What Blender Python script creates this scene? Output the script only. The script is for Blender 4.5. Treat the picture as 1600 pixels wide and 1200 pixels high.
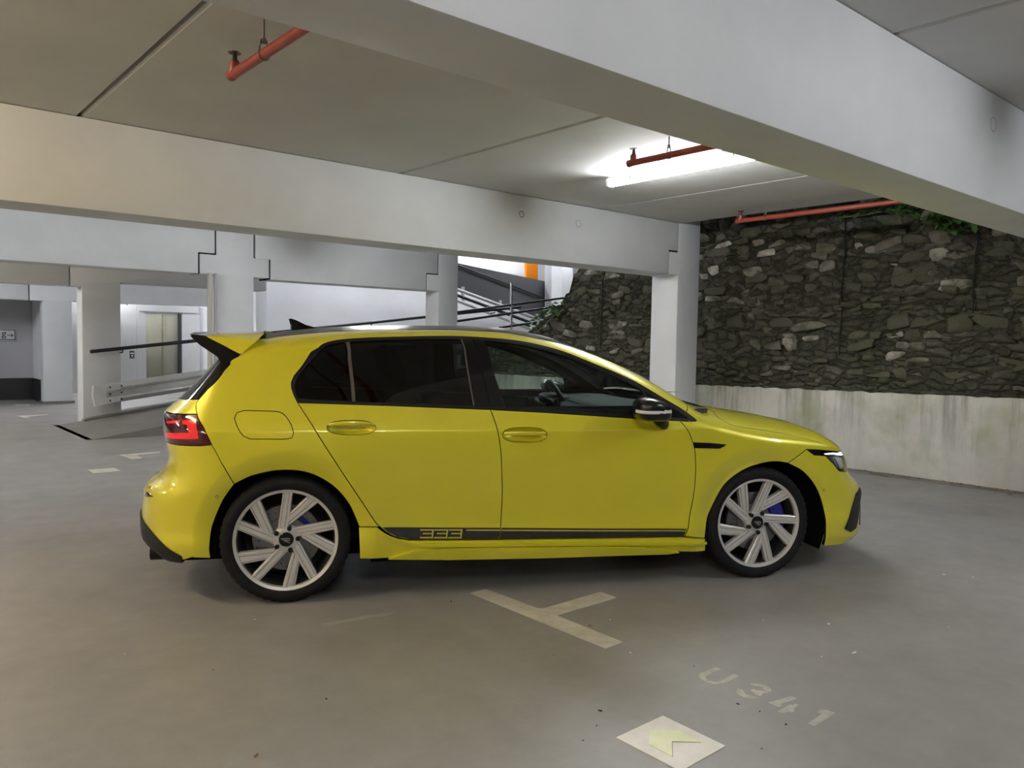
import bpy, bmesh, math, random
import numpy as np
from mathutils import Vector, Matrix
from mathutils.geometry import delaunay_2d_cdt, tessellate_polygon
for o in list(bpy.data.objects): bpy.data.objects.remove(o)
SC = bpy.context.scene
COL = SC.collection
PI = math.pi
random.seed(7); RNG = np.random.default_rng(7)

# ------------------------------------------------------------------ camera
# photograph taken as 1600x1200; world X, Y follow the beams and the slab joints
FPX = 1232.0; CX, CY = 800.0, 600.0; CAMH = 1.33
def _dir(p):
    v = np.array([p[0]-CX, p[1]-CY, FPX]); return v/np.linalg.norm(v)
_A = _dir((2250., 560.)); _B = _dir((-249., 517.)); _B = _B-_A*(_A@_B); _B /= np.linalg.norm(_B)
_U = np.cross(_A, _B)
if _U[1] > 0: _U = -_U
RC = np.stack([_A, _B, _U]); CAMP = np.array([0., 0., CAMH])
def ray(px, py): return RC@np.array([(px-CX)/FPX, (py-CY)/FPX, 1.])
def onz(px, py, z): r = ray(px, py); return CAMP+r*((z-CAMH)/r[2])
def onx(px, py, x): r = ray(px, py); return CAMP+r*(x/r[0])
def ony(px, py, y): r = ray(px, py); return CAMP+r*(y/r[1])
cam = bpy.data.cameras.new('camera'); camo = bpy.data.objects.new('camera', cam); COL.objects.link(camo)
cam.sensor_width = 36.0; cam.lens = FPX/1600*36; cam.clip_start = .05; cam.clip_end = 200
m = Matrix.Identity(4)
for i in range(3):
    m[i][0] = RC[i, 0]; m[i][1] = -RC[i, 1]; m[i][2] = -RC[i, 2]; m[i][3] = CAMP[i]
camo.matrix_world = m
SC.camera = camo

# ------------------------------------------------------------------ world, exposure
w = bpy.data.worlds.new('night_sky'); SC.world = w; w.use_nodes = True
bg = w.node_tree.nodes['Background']; bg.inputs[0].default_value = (.16, .20, .28, 1); bg.inputs[1].default_value = .05
SC.view_settings.view_transform = 'Standard'; SC.view_settings.look = 'None'
SC.view_settings.exposure = 0.72; SC.view_settings.gamma = 1.0; SC.view_settings.use_curve_mapping = False
LAMP_COOL = 72.0; LAMP_WARM = 78.0; LAMP_BACK = 110.0

# ------------------------------------------------------------------ helpers
def tag(o, label=None, cat=None, group=None, kind=None):
    if label: o['label'] = label
    if cat: o['category'] = cat
    if group: o['group'] = group
    if kind: o['kind'] = kind
    return o
def obj(name, me, mat=None, parent=None):
    o = bpy.data.objects.new(name, me); COL.objects.link(o)
    if mat is not None and me is not None and not me.materials: me.materials.append(mat)
    if parent is not None: o.parent = parent
    return o
def empty(name, loc=(0, 0, 0), rz=0., parent=None):
    o = bpy.data.objects.new(name, None); COL.objects.link(o); o.location = loc; o.rotation_euler = (0, 0, rz); o.empty_display_size = .1
    if parent is not None: o.parent = parent
    return o
def mesh(name, vs, fs, smooth=False):
    me = bpy.data.meshes.new(name); me.from_pydata([tuple(map(float, v)) for v in vs], [], [tuple(f) for f in fs]); me.update()
    if smooth: me.shade_smooth()
    return me
def bm_mesh(name, bm, smooth=False):
    bmesh.ops.recalc_face_normals(bm, faces=bm.faces[:])
    me = bpy.data.meshes.new(name); bm.to_mesh(me); bm.free()
    if smooth: me.shade_smooth()
    return me
def auto(me, deg=35):
    me.shade_smooth(); me.set_sharp_from_angle(angle=math.radians(deg)); return me
def bbox(bm, x0, x1, y0, y1, z0, z1, bev=0., seg=2):
    vs = [bm.verts.new(p) for p in ((x0,y0,z0),(x1,y0,z0),(x1,y1,z0),(x0,y1,z0),(x0,y0,z1),(x1,y0,z1),(x1,y1,z1),(x0,y1,z1))]
    fs = [bm.faces.new([vs[i] for i in f]) for f in ((0,3,2,1),(4,5,6,7),(0,1,5,4),(1,2,6,5),(2,3,7,6),(3,0,4,7))]
    if bev > 0:
        es = list({e for f in fs for e in f.edges})
        bmesh.ops.bevel(bm, geom=es, offset=bev, segments=seg, affect='EDGES', profile=.5)
def box(name, x0, x1, y0, y1, z0, z1, mat, parent=None, bev=0., seg=2):
    bm = bmesh.new(); bbox(bm, x0, x1, y0, y1, z0, z1, bev, seg)
    me = bm_mesh(name, bm)
    if bev > 0: auto(me)
    return obj(name, me, mat, parent)
def tube_bm(bm, pts, r, n=12, caps=True):
    pts = [Vector(p) for p in pts]; rs = r if isinstance(r, (list, tuple)) else [r]*len(pts)
    rings = []; up = None
    for i, p in enumerate(pts):
        d = (pts[min(i+1, len(pts)-1)]-pts[max(i-1, 0)]).normalized()
        if up is None: up = d.orthogonal().normalized()
        up = (up-d*up.dot(d)).normalized(); s = d.cross(up)
        rings.append([bm.verts.new(p+(up*math.cos(2*PI*k/n)+s*math.sin(2*PI*k/n))*rs[i]) for k in range(n)])
    for a, b in zip(rings, rings[1:]):
        for k in range(n): bm.faces.new((a[k], a[(k+1)%n], b[(k+1)%n], b[k]))
    if caps: bm.faces.new(rings[0][::-1]); bm.faces.new(rings[-1])
def tube(name, pts, r, mat, parent=None, n=12):
    bm = bmesh.new(); tube_bm(bm, pts, r, n); return obj(name, auto(bm_mesh(name, bm), 50), mat, parent)
def prism_bm(bm, poly, f0, f1):
    """poly: 2D points; f0, f1 map a 2D point to 3D for the two caps"""
    a = [bm.verts.new(f0(p)) for p in poly]; b = [bm.verts.new(f1(p)) for p in poly]; n = len(poly)
    for t in tessellate_polygon([[Vector((p[0], p[1], 0)) for p in poly]]):
        bm.faces.new([a[i] for i in t]); bm.faces.new([b[i] for i in t][::-1])
    for i in range(n): bm.faces.new((a[i], a[(i+1)%n], b[(i+1)%n], b[i]))
def prism_y(name, poly, y0, y1, mat, parent=None, bev=0.):
    bm = bmesh.new(); prism_bm(bm, poly, lambda p: (p[0], y0, p[1]), lambda p: (p[0], y1, p[1]))
    bmesh.ops.recalc_face_normals(bm, faces=bm.faces[:])
    bmesh.ops.dissolve_limit(bm, angle_limit=.01, verts=bm.verts[:], edges=bm.edges[:])
    if bev > 0: bmesh.ops.bevel(bm, geom=bm.edges[:], offset=bev, segments=2, affect='EDGES', profile=.5)
    me = bm_mesh(name, bm)
    if bev > 0: auto(me)
    return obj(name, me, mat, parent)
def floor_shape(name, polys, z0, z1, mat, parent=None):
    bm = bmesh.new()
    for poly in polys: prism_bm(bm, poly, lambda p: (p[0], p[1], z0), lambda p: (p[0], p[1], z1))
    return obj(name, bm_mesh(name, bm), mat, parent)
def lathe_bm(bm, prof, n, axis='y'):
    """prof: (radius, along) pairs turned about the y axis"""
    rings = []
    for r, a in prof:
        rings.append([bm.verts.new((r*math.cos(2*PI*k/n), a, r*math.sin(2*PI*k/n))) for k in range(n)] if r > 1e-6 else [bm.verts.new((0, a, 0))])
    for A, B in zip(rings, rings[1:]):
        for k in range(n):
            k2 = (k+1)%n
            if len(A) == 1 and len(B) == 1: continue
            if len(A) == 1: bm.faces.new((A[0], B[k2], B[k]))
            elif len(B) == 1: bm.faces.new((A[k], A[k2], B[0]))
            else: bm.faces.new((A[k], A[k2], B[k2], B[k]))

# ------------------------------------------------------------------ materials
def nmat(name):
    m = bpy.data.materials.new(name); m.use_nodes = True
    return m, m.node_tree, m.node_tree.nodes['Principled BSDF']
def pset(b, **k):
    for n, v in k.items():
        key = {'col': 'Base Color', 'rough': 'Roughness', 'metal': 'Metallic', 'coat': 'Coat Weight', 'coatr': 'Coat Roughness', 'spec': 'Specular IOR Level', 'em': 'Emission Color', 'ems': 'Emission Strength', 'trans': 'Transmission Weight', 'ior': 'IOR'}[n]
        b.inputs[key].default_value = (*v, 1) if isinstance(v, tuple) and len(v) == 3 else v
def simple(name, col, rough=.5, **k):
    m, t, b = nmat(name); pset(b, col=col, rough=rough, **k)
    return m
def ramp(t, fac, stops):
    r = t.nodes.new('ShaderNodeValToRGB'); el = r.color_ramp.elements
    while len(el) < len(stops): el.new(.5)
    for e, (p, c) in zip(el, stops): e.position = p; e.color = (*c, 1) if len(c) == 3 else c
    t.links.new(fac, r.inputs[0]); return r.outputs[0]
def noise(t, scale, detail=4, rough=.6, co='Object', stretch=None, dist=0.):
    tc = t.nodes.new('ShaderNodeTexCoord'); n = t.nodes.new('ShaderNodeTexNoise')
    n.inputs['Scale'].default_value = scale; n.inputs['Detail'].default_value = detail; n.inputs['Roughness'].default_value = rough; n.inputs['Distortion'].default_value = dist
    src = tc.outputs[co] if co != 'World' else None
    if co == 'World':
        g = t.nodes.new('ShaderNodeNewGeometry'); src = g.outputs['Position']
    if stretch:
        mp = t.nodes.new('ShaderNodeMapping'); mp.inputs['Scale'].default_value = stretch; t.links.new(src, mp.inputs[0]); src = mp.outputs[0]
    t.links.new(src, n.inputs['Vector']); return n.outputs['Fac']
def mixc(t, fac, a, b, mode='MIX'):
    n = t.nodes.new('ShaderNodeMix'); n.data_type = 'RGBA'; n.blend_type = mode
    for inp, v in ((n.inputs['Factor'], fac), (n.inputs['A'], a), (n.inputs['B'], b)):
        if hasattr(v, 'is_linked') or hasattr(v, 'links'): t.links.new(v, inp)
        else: inp.default_value = (*v, 1) if isinstance(v, tuple) else v
    return n.outputs['Result']
def bump(t, b, h, strength=.2, dist=.01):
    n = t.nodes.new('ShaderNodeBump'); n.inputs['Strength'].default_value = strength; n.inputs['Distance'].default_value = dist
    t.links.new(h, n.inputs['Height']); t.links.new(n.outputs[0], b.inputs['Normal'])
def noisy(name, c0, c1, scale=3., rough=.6, bs=.15, bscale=60., lo=.35, hi=.7, stretch=None, co='World', **k):
    m, t, b = nmat(name); pset(b, rough=rough, **k)
    t.links.new(ramp(t, noise(t, scale, 5, co=co, stretch=stretch), [(lo, c0), (hi, c1)]), b.inputs['Base Color'])
    if bs: bump(t, b, noise(t, bscale, 3, co=co), bs, .004)
    return m
M = {}
M['white'] = noisy('white_painted_concrete', (.65, .665, .68), (.725, .738, .75), 1.6, .62, .12, 90)
M['ceil'] = noisy('grey_painted_slab', (.54, .54, .53), (.60, .60, .588), 1.2, .7, .12, 70)
M['wallgrey'] = noisy('grey_wall_paint', (.40, .40, .42), (.44, .44, .46), 1.2, .6, .08, 70)
M['wallwhite'] = noisy('bright_wall_paint', (.74, .75, .77), (.80, .81, .83), 1.2, .6, .08, 70)
M['black'] = simple('black_gap', (.006, .006, .006), .9)
M['dado'] = simple('black_wall_paint', (.018, .018, .02), .5)
M['tan'] = noisy('tan_painted_concrete', (.58, .55, .48), (.64, .61, .54), 1.5, .65, .1, 70)

def floor_mat(name, c0, c1, c2, rough=.42):
    m, t, b = nmat(name)
    base = ramp(t, noise(t, .55, 5, .6, 'World'), [(.3, c0), (.55, c1), (.75, c2)])
    fine = ramp(t, noise(t, 6., 6, .7, 'World'), [(.3, (.90, .90, .90)), (.7, (1.07, 1.07, 1.07))])
    col = mixc(t, 1., base, fine, 'MULTIPLY')
    t.links.new(col, b.inputs['Base Color'])
    rr = ramp(t, noise(t, 1.4, 6, .65, 'World'), [(.3, (rough-.1,)*3), (.7, (rough+.12,)*3)])
    t.links.new(rr, b.inputs['Roughness'])
    bump(t, b, noise(t, 230, 2, .6, 'World'), .28, .003)
    pset(b, spec=.5); return m
M['floor'] = floor_mat('coated_parking_floor', (.228, .219, .204), (.258, .249, .234), (.286, .277, .262), .42)
M['ramp'] = floor_mat('dark_ramp_coating', (.15, .143, .13), (.18, .172, .158), (.21, .2, .185), .55)
M['paint_mark'] = noisy('worn_road_paint', (.42, .39, .32), (.60, .57, .49), 9, .55, .2, 120)
M['plate'] = noisy('cream_floor_plate', (.66, .62, .54), (.76, .73, .65), 12, .4, .1, 90)
M['lumi'] = noisy('pale_yellow_foil', (.66, .70, .36), (.76, .78, .46), 14, .3, .25, 40)
M['faded'] = noisy('faded_grey_paint', (.34, .325, .285), (.46, .44, .385), 14, .55, .2, 120, lo=.4, hi=.6)
M['redpipe'] = noisy('red_pipe_paint', (.21, .036, .022), (.26, .046, .028), 12, .42, 0)
M['steel'] = simple('galvanised_steel', (.55, .56, .57), .38, metal=.9)
M['darksteel'] = simple('dark_steel', (.03, .03, .032), .4, metal=.4)
M['brass'] = simple('sprinkler_bronze', (.09, .06, .05), .4, metal=.8)
M['railsteel'] = noisy('zinc_guard_rail', (.58, .59, .59), (.70, .71, .71), 6, .45, .05, 60, metal=.4)
M['fixture'] = simple('white_fixture_plastic', (.78, .78, .78), .4)
M['pipegrey'] = simple('beige_downpipe', (.50, .47, .42), .5)
M['orange'] = simple('orange_wall_stripe', (.80, .24, .01), .55)
M['stainless'] = noisy('brushed_stainless', (.50, .50, .50), (.62, .62, .61), 3, .32, .05, 50, stretch=(40, 40, 1), metal=.85)
M['rampunder'] = simple('dark_grey_parapet', (.075, .078, .082), .6)
def emit(name, col, s):
    m, t, b = nmat(name); pset(b, col=(.8, .8, .8), rough=.4, em=col, ems=s); return m
M['tube_cool'] = emit('cool_white_tube', (.95, .97, 1.0), LAMP_COOL)
M['tube_warm'] = emit('warm_white_tube', (1.0, .78, .50), LAMP_WARM)
M['tube_dim'] = emit('dim_warm_tube', (1.0, .88, .70), 80.)
M['tube_back'] = emit('blue_white_tube', (.93, .95, 1.0), LAMP_BACK)
def glass(name, tint, ior=1.5, rough=0.):
    m = bpy.data.materials.new(name); m.use_nodes = True; t = m.node_tree; t.nodes.clear()
    o = t.nodes.new('ShaderNodeOutputMaterial'); mx = t.nodes.new('ShaderNodeMixShader'); tr = t.nodes.new('ShaderNodeBsdfTransparent'); gl = t.nodes.new('ShaderNodeBsdfGlossy'); fr = t.nodes.new('ShaderNodeFresnel')
    tr.inputs[0].default_value = (*tint, 1); gl.inputs['Roughness'].default_value = rough; fr.inputs[0].default_value = ior
    t.links.new(fr.outputs[0], mx.inputs[0]); t.links.new(tr.outputs[0], mx.inputs[1]); t.links.new(gl.outputs[0], mx.inputs[2]); t.links.new(mx.outputs[0], o.inputs[0]); return m
M['glass_clear'] = glass('green_tint_glass', (.70, .80, .76))
M['glass_dark'] = glass('privacy_glass', (.07, .072, .072))
M['glass_lift'] = glass('lift_glass', (.92, .91, .85))
M['lens'] = glass('lamp_lens', (.92, .94, .96))
# ================================================================== the building
ZCEIL = 2.78; ZBEAM = 2.17
BEAMS = [(-2.55, -2.15), (1.70, 2.06), (5.92, 6.32), (10.68, 11.06)]
fl = mesh('floor', [(-9, -7, 0), (24, -7, 0), (24, 24, 0), (-9, 24, 0), (-9, -7, -.2), (24, -7, -.2), (24, 24, -.2), (-9, 24, -.2)],
          [(0, 1, 2, 3), (4, 7, 6, 5), (0, 4, 5, 1), (1, 5, 6, 2), (2, 6, 7, 3), (3, 7, 4, 0)])
tag(obj('floor', fl, M['floor']), kind='structure')
# ceiling: slab units 2.5 m wide with recessed joints
ceil = tag(obj('ceiling', mesh('ceiling', [(-9, -7, 2.95), (7.66, -7, 2.95), (7.66, 11, 2.95), (-9, 11, 2.95), (-9, -7, 3.1), (7.66, -7, 3.1), (7.66, 11, 3.1), (-9, 11, 3.1)],
          [(0, 3, 2, 1), (4, 5, 6, 7), (0, 1, 5, 4), (1, 2, 6, 5), (2, 3, 7, 6), (3, 0, 4, 7)]), M['ceil']), kind='structure')
xs = [-8.76, -6.26, -3.76, -1.26, 1.24, 3.74, 6.24, 7.66]
ys = [-6.9, -2.35, 1.88, 6.12, 10.87]
slabs = {}
for y0, y1 in zip(ys, ys[1:]):
    for x0, x1 in zip(xs, xs[1:]):
        key = (round(x1-x0, 2), round(y1-y0, 2))
        if key not in slabs:
            bm = bmesh.new(); bbox(bm, 0, x1-x0-.022, 0, y1-y0-.002, 0, .17, .012, 1); slabs[key] = bm_mesh('slab', bm); slabs[key].materials.append(M['ceil'])
        o = obj('slab', slabs[key], None, ceil); o.location = (x0+.011, y0+.001, ZCEIL)
# main beams with stepped ends resting on the column corbels
def beam(y0, y1, x0, x1, zb, zt, notch_r=True, notch_l=False, mat='white', nx=.17, nz=.28):
    p = [(x0, zb), (x1-(nx+.022 if notch_r else 0), zb)]
    if notch_l: p = [(x0+nx+.022, zb)]+p[1:]
    if notch_r: p += [(x1-nx-.022, zb+nz), (x1-.022, zb+nz), (x1-.022, zt)]
    else: p += [(x1, zt)]
    if notch_l: p += [(x0+.022, zt), (x0+.022, zb+nz), (x0+nx+.022, zb+nz)]
    else: p += [(x0, zt)]
    for on, xx, sg in ((notch_r, x1, 1), (notch_l, x0, -1)):
        if on:
            g = .024; L_ = [(xx, zt), (xx, zb+nz-g), (xx-sg*(nx), zb+nz-g), (xx-sg*nx, zb), (xx-sg*(nx+g), zb), (xx-sg*(nx+g), zb+nz+.002), (xx-sg*g, zb+nz+.002), (xx-sg*g, zt)]
            o_ = prism_y('joint_shade', L_, y0+.03, y1-.03, M['black']); tag(o_, kind='structure')  # black plate put in as the shade inside the open joint
    return tag(prism_y('beam', p, y0, y1, M[mat], bev=.012), kind='structure')
def column(x0, x1, y0, y1, zt, zb=ZBEAM, cr=False, cl=False, mat='white', nx=.17, nz=.28, z0=0.):
    p = [(x0, z0), (x1, z0)]
    if cr: p += [(x1, zb), (x1+nx, zb), (x1+nx, zb+nz-.02), (x1, zb+nz-.02)]
    p += [(x1, zt), (x0, zt)]
    if cl: p += [(x0, zb+nz-.02), (x0-nx, zb+nz-.02), (x0-nx, zb), (x0, zb)]
    return tag(prism_y('column', p, y0, y1, M[mat], bev=.01), kind='structure')
def conduit_hole(x, y, z, r=.035, fill='wallgrey'):
    bm = bmesh.new(); lathe_bm(bm, [(r, .012), (r, -.001), (r*.82, -.001), (r*.82, .01), (0, .01)], 24)
    o = obj('conduit_sleeve', auto(bm_mesh('conduit_sleeve', bm)), M[fill]); o.location = (x, y, z); return o
for i, (y0, y1) in enumerate(BEAMS[:3]):
    beam(y0, y1, -8.9, 7.62, ZBEAM, ZCEIL-.002)
    column(7.62, 8.03, y0+.01, y1+.01, ZCEIL+.1, cl=True)
    column(-8.9, -8.5, y0+.01, y1+.01, ZBEAM)
tag(conduit_hole(5.126, 5.92, 2.59, .032, 'black'), 'small open conduit hole in the white beam', 'conduit hole', kind='structure')
tag(conduit_hole(5.917, 5.92, 2.585, .04), 'plugged round conduit sleeve in the white beam', 'conduit hole', kind='structure')
tag(conduit_hole(4.982, 1.70, 2.605, .042), 'plugged round conduit sleeve in the overhead beam', 'conduit hole', kind='structure')
# second row: beam, columns, then the lower beams further back
y0, y1 = BEAMS[3]
beam(y0, y1, -8.9, 3.86, ZBEAM, ZCEIL-.002, True, nx=.22)
column(3.86, 4.37, y0+.0, y1, ZCEIL+.1, cr=True, cl=True, nx=.22)
beam(y0, y1, 4.37, 7.48, ZBEAM-.02, ZCEIL-.002, True, True, nx=.22)
column(7.48, 7.87, y0, y1, ZCEIL+.1, ZBEAM-.02, cl=True, nx=.22)
# beam above the tall column by the ramp
beam(13.15, 13.5, -8.9, 2.585, 2.055, 2.6, False, mat='white')
prism = [(2.60, 2.055), (2.75, 2.055), (2.75, 0), (3.28, 0), (3.28, 2.14), (5.6, 2.14), (5.6, 2.6), (2.60, 2.6)]
tag(prism_y('column', prism, 13.15, 13.5, M['white'], bev=.01), kind='structure')
beam(17.2, 17.5, -8.9, 2.70, 1.968, 2.4, False)
tag(prism_y('column', [(2.72, 1.968), (2.93, 1.968), (2.93, 0), (3.42, 0), (3.42, 1.968), (6.6, 2.0), (6.6, 2.6), (2.72, 2.6)], 17.2, 17.5, M['white'], bev=.01), kind='structure')
box('plinth', 2.9, 3.45, 17.17, 17.5, 0, .05, M['ramp']); tag(bpy.data.objects['plinth'], kind='structure'); bpy.data.objects['plinth'].name = 'trim_1'
tag(box('ceiling_lower', -8.9, 4.1, 11.07, 20.2, ZCEIL-.1, ZCEIL+.1, M['ceil']), kind='structure').name = 'ceiling_rear'
tag(box('ceiling_high', 4.1, 24, 11.07, 24, 4.7, 4.9, M['ceil']), kind='structure').name = 'ceiling_upper'
tag(box('ceiling_lift', 4.1, 7.3, 17.51, 20.34, 2.68, 2.8, M['ceil']), kind='structure')
# back walls
tag(box('wall_back', -8.9, 2.98, 18.6, 18.8, 0, 2.7, M['wallgrey']), kind='structure')
tag(box('wall_return', 2.98, 3.1, 17.52, 18.8, 0, 2.7, M['wallwhite']), kind='structure').name = 'wall_side'
tag(box('trim_2', -8.9, 2.98, 18.575, 18.6, 0, .44, M['dado']), kind='structure')
tag(box('trim_3', 2.955, 2.98, 17.52, 18.575, 0, .44, M['dado']), kind='structure')
tag(box('wall_lift', 3.1, 7.6, 20.35, 20.5, 0, 4.7, M['wallwhite']), kind='structure')
tag(box('wall_ramp', 7.3, 24, 17.4, 17.6, 0, 4.7, M['wallwhite']), kind='structure')
tag(box('column', 7.05, 7.3, 17.1, 17.6, 0, 4.7, M['white'], bev=.01), kind='structure')
tag(box('wall_stair', 7.3, 7.42, 17.6, 20.5, 0, 4.7, M['wallwhite']), kind='structure')
tag(box('wall_rear', -9, 24, -7.2, -7, 0, 3.1, M['wallwhite']), kind='structure')
tag(box('wall_left', -9.2, -9, -7, 24, 0, 3.1, M['wallwhite']), kind='structure')
# the ramp climbing behind the car
SL = .147
bm = bmesh.new(); prism_bm(bm, [(2.35, .001), (15.5, .001), (15.5, .001+SL*(15.5-2.42)), (2.42, .001)], lambda p: (p[0], 11.08, p[1]), lambda p: (p[0], 13.14, p[1]))
tag(obj('floor_ramp', bm_mesh('floor_ramp', bm), M['ramp']), kind='structure')
prism_y('trim_4', [(2.70, 0), (3.29, 0), (3.29, .04), (7.3, .04+SL*4.0), (15, .04+SL*11.7), (15, .12+SL*12.6), (3.0, .12), (2.74, .075)], 13.0, 13.148, M['ramp'])
tag(bpy.data.objects['trim_4'], kind='structure')
tag(prism_y('wall_parapet', [(3.3, .03), (15, .03+SL*11.7), (15, .2+SL*12.2), (3.3, .18)], 13.15, 13.3, M['white']), kind='structure')
# opposite ramp above, seen from the side
def on_plane(pts, y): return [(ony(a, b, y)[0], ony(a, b, y)[2]) for a, b in pts]
tag(prism_y('wall_upper_ramp', on_plane([(700, 408), (863, 442), (863, 470), (866, 505), (700, 446)], 15.9), 15.9, 16.1, M['rampunder']), kind='structure')
upr = tag(prism_y('wall_orange', on_plane([(823, 405), (841, 405), (841, 440), (823, 440)], 17.3), 17.32, 17.4, M['orange']), kind='structure'); upr.name = 'trim_5'
tag(prism_y('column', on_plane([(863, 380), (877, 380), (877, 520), (863, 520)], 15.5), 15.5, 15.8, M['wallgrey']), kind='structure')
tag(prism_y('column', on_plane([(878, 380), (895, 380), (895, 520), (878, 520)], 15.0), 15.0, 15.4, M['wallwhite']), kind='structure')

# ------------------------------------------------------------------ lamps
def lamp(x, y, z, mat, label, L=1.56, along='y'):
    r = empty('tube_lamp', (x, y, z), 0 if along == 'y' else PI/2)
    tag(r, label, 'lamp', 'tube lamps under the slabs')
    bm = bmesh.new(); bbox(bm, -.03, .03, -L/2+.06, L/2-.06, .052, .085, .008); obj('housing', auto(bm_mesh('housing', bm)), M['fixture'], r)
    bm = bmesh.new(); n = 20; prof = [(.036*math.cos(a), .016-.034*math.sin(a)) for a in np.linspace(0, 2*PI, 24, endpoint=False)]
    prism_bm(bm, prof, lambda p: (p[0], -L/2+.035, p[1]), lambda p: (p[0], L/2-.035, p[1]))
    obj('diffuser', auto(bm_mesh('diffuser', bm), 40), M[mat], r)
    for s in (-1, 1):
        bm = bmesh.new(); bbox(bm, -.040, .040, s*L/2-.034 if s > 0 else -L/2, L/2 if s > 0 else -L/2+.034, -.022, .052, .012); obj('end_cap', auto(bm_mesh('end_cap', bm)), M['fixture'], r)
    for k in (-.5, -.17, .17, .5):
        for q in (-.040, .040): bm = bmesh.new(); bbox(bm, q-.006, q+.006, k-.012, k+.012, .01, .06); obj('clip', bm_mesh('clip', bm), M['fixture'], r)
    return r
lamp(5.06, 3.93, ZCEIL-.086, 'tube_cool', 'bright white tube lamp under the slab above the car')
for (x, y, mt) in [(5.06, -.25, 'tube_cool'), (.0, -.4, 'tube_cool'), (5.06, 8.5, 'tube_cool'), (-.9, 4.3, 'tube_warm'), (0., 8.5, 'tube_cool'), (-5., 4.0, 'tube_warm'), (-5, -.25, 'tube_warm'), (-5, 8.5, 'tube_cool')]:  # second lamp in the list is added to brighten the car doors
    lamp(x, y, ZCEIL-.086, mt, 'unseen tube lamp mounted under the slabs of a neighbouring bay')
for (x, y, z) in [(-.6, 12.0, ZCEIL-.19), (.4, 15.3, ZCEIL-.19), (5.3, 18.7, 2.68-.086), (9.5, 15., 4.6), (14.5, 14.4, 4.6), (13.5, 16.9, 4.6), (8.6, 12., 4.6)]:
    lamp(x, y, z, 'tube_dim' if x < 0 else 'tube_back', 'tube lamp mounted above the ramp and lift area', along='x' if x > 8 else 'y')

# ------------------------------------------------------------------ sprinkler pipes
M['hanger'] = simple('dull_hanger_steel', (.16, .15, .14), .45, metal=.6)
def sprinkler(x, ya, yb, z, hy, label, d=.048):
    r = empty('sprinkler_pipe', (x, ya, z)); tag(r, label, 'pipe', 'red sprinkler pipes')
    tube('pipe', [(0, 0, 0), (0, yb-ya, 0)], d/2, M['redpipe'], r, 16)
    tube('elbow', [(0, .02, 0), (0, .0, 0), (0, -.02, .004), (0, -.03, .02), (0, -.03, .05)], d*.56, M['redpipe'], r, 16)
    bm = bmesh.new()
    tube_bm(bm, [(0, -.03, .05), (0, -.03, .06)], .02, 12); tube_bm(bm, [(0, -.03, .06), (0, -.03, .095)], [.014, .009], 12); tube_bm(bm, [(0, -.03, .095), (0, -.03, .10)], [.03, .032], 16)
    obj('sprinkler_head', bm_mesh('sprinkler_head', bm), M['brass'], r)
    for h in hy:
        bm = bmesh.new(); yy = h-ya; zt = ZCEIL-z
        tube_bm(bm, [(0, yy, .06), (0, yy, zt)], .005, 8)
        tube_bm(bm, [(math.cos(a)*(d*.54), yy, math.sin(a)*d*.54) for a in np.linspace(PI*.85, PI*2.15, 14)], .004, 6)
        for s in (-1, 1): tube_bm(bm, [(s*d*.48, yy, .014), (s*.016, yy, .045), (s*.012, yy, .065)], .004, 6)
        tube_bm(bm, [(0, yy, .05), (0, yy, .072)], .011, 8)
        obj('hanger', bm_mesh('hanger', bm), M['hanger'], r)
sprinkler(1.50, 3.93, 2.058, 2.625, [3.55], 'short red sprinkler pipe with upright head on plain ceiling slab')
sprinkler(4.42, 3.90, 2.058, 2.65, [3.55], 'red sprinkler pipe running beside the bright tube lamp')
sprinkler(7.24, 4.87, 2.058, 2.65, [4.55], 'red sprinkler pipe along the slab edge before the stone wall')

# ------------------------------------------------------------------ stone retaining wall on a concrete base
XW = 8.43
m, t, b = nmat('stained_concrete'); pset(b, rough=.8)
base = ramp(t, noise(t, 1.5, 6, .65, 'World'), [(.3, (.42, .405, .36)), (.7, (.58, .57, .525))])
streak = ramp(t, noise(t, 2.1, 8, .7, 'World', stretch=(1, 1.8, .16)), [(.45, (0, 0, 0)), (.66, (1, 1, 1))])
gz = t.nodes.new('ShaderNodeNewGeometry'); sx = t.nodes.new('ShaderNodeSeparateXYZ'); t.links.new(gz.outputs['Position'], sx.inputs[0])
mr = t.nodes.new('ShaderNodeMapRange'); mr.inputs[1].default_value = .15; mr.inputs[2].default_value = .86; mr.inputs[3].default_value = .12; mr.inputs[4].default_value = 1.; t.links.new(sx.outputs[2], mr.inputs[0])
mm = t.nodes.new('ShaderNodeMath'); mm.operation = 'MULTIPLY'; t.links.new(streak, mm.inputs[0]); t.links.new(mr.outputs[0], mm.inputs[1])
col = mixc(t, mm.outputs[0], base, (.085, .082, .068))
alg = ramp(t, noise(t, 1.1, 4, .6, 'World'), [(.54, (0, 0, 0)), (.70, (1, 1, 1))])
col = mixc(t, mixc(t, .6, (0, 0, 0), alg), col, (.20, .22, .09)); t.links.new(col, b.inputs['Base Color'])
bump(t, b, noise(t, 30, 6, .7, 'World'), .3, .01); M['cbase'] = m
bm = bmesh.new(); prism_bm(bm, [(-4, 0), (11.5, 0), (11.5, .80), (7.2, .83), (2.5, .90), (-4, .98)], lambda p: (XW, p[0], p[1]), lambda p: (XW+.30, p[0], p[1]))
tag(obj('wall_base', bm_mesh('wall_base', bm), M['cbase']), kind='structure')
m, t, b = nmat('mossy_rubble'); pset(b, rough=.9)
g_ = t.nodes.new('ShaderNodeNewGeometry'); mp_ = t.nodes.new('ShaderNodeMapping'); mp_.inputs['Scale'].default_value = (.3, 5.5, 12.); t.links.new(g_.outputs['Position'], mp_.inputs[0])
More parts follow.
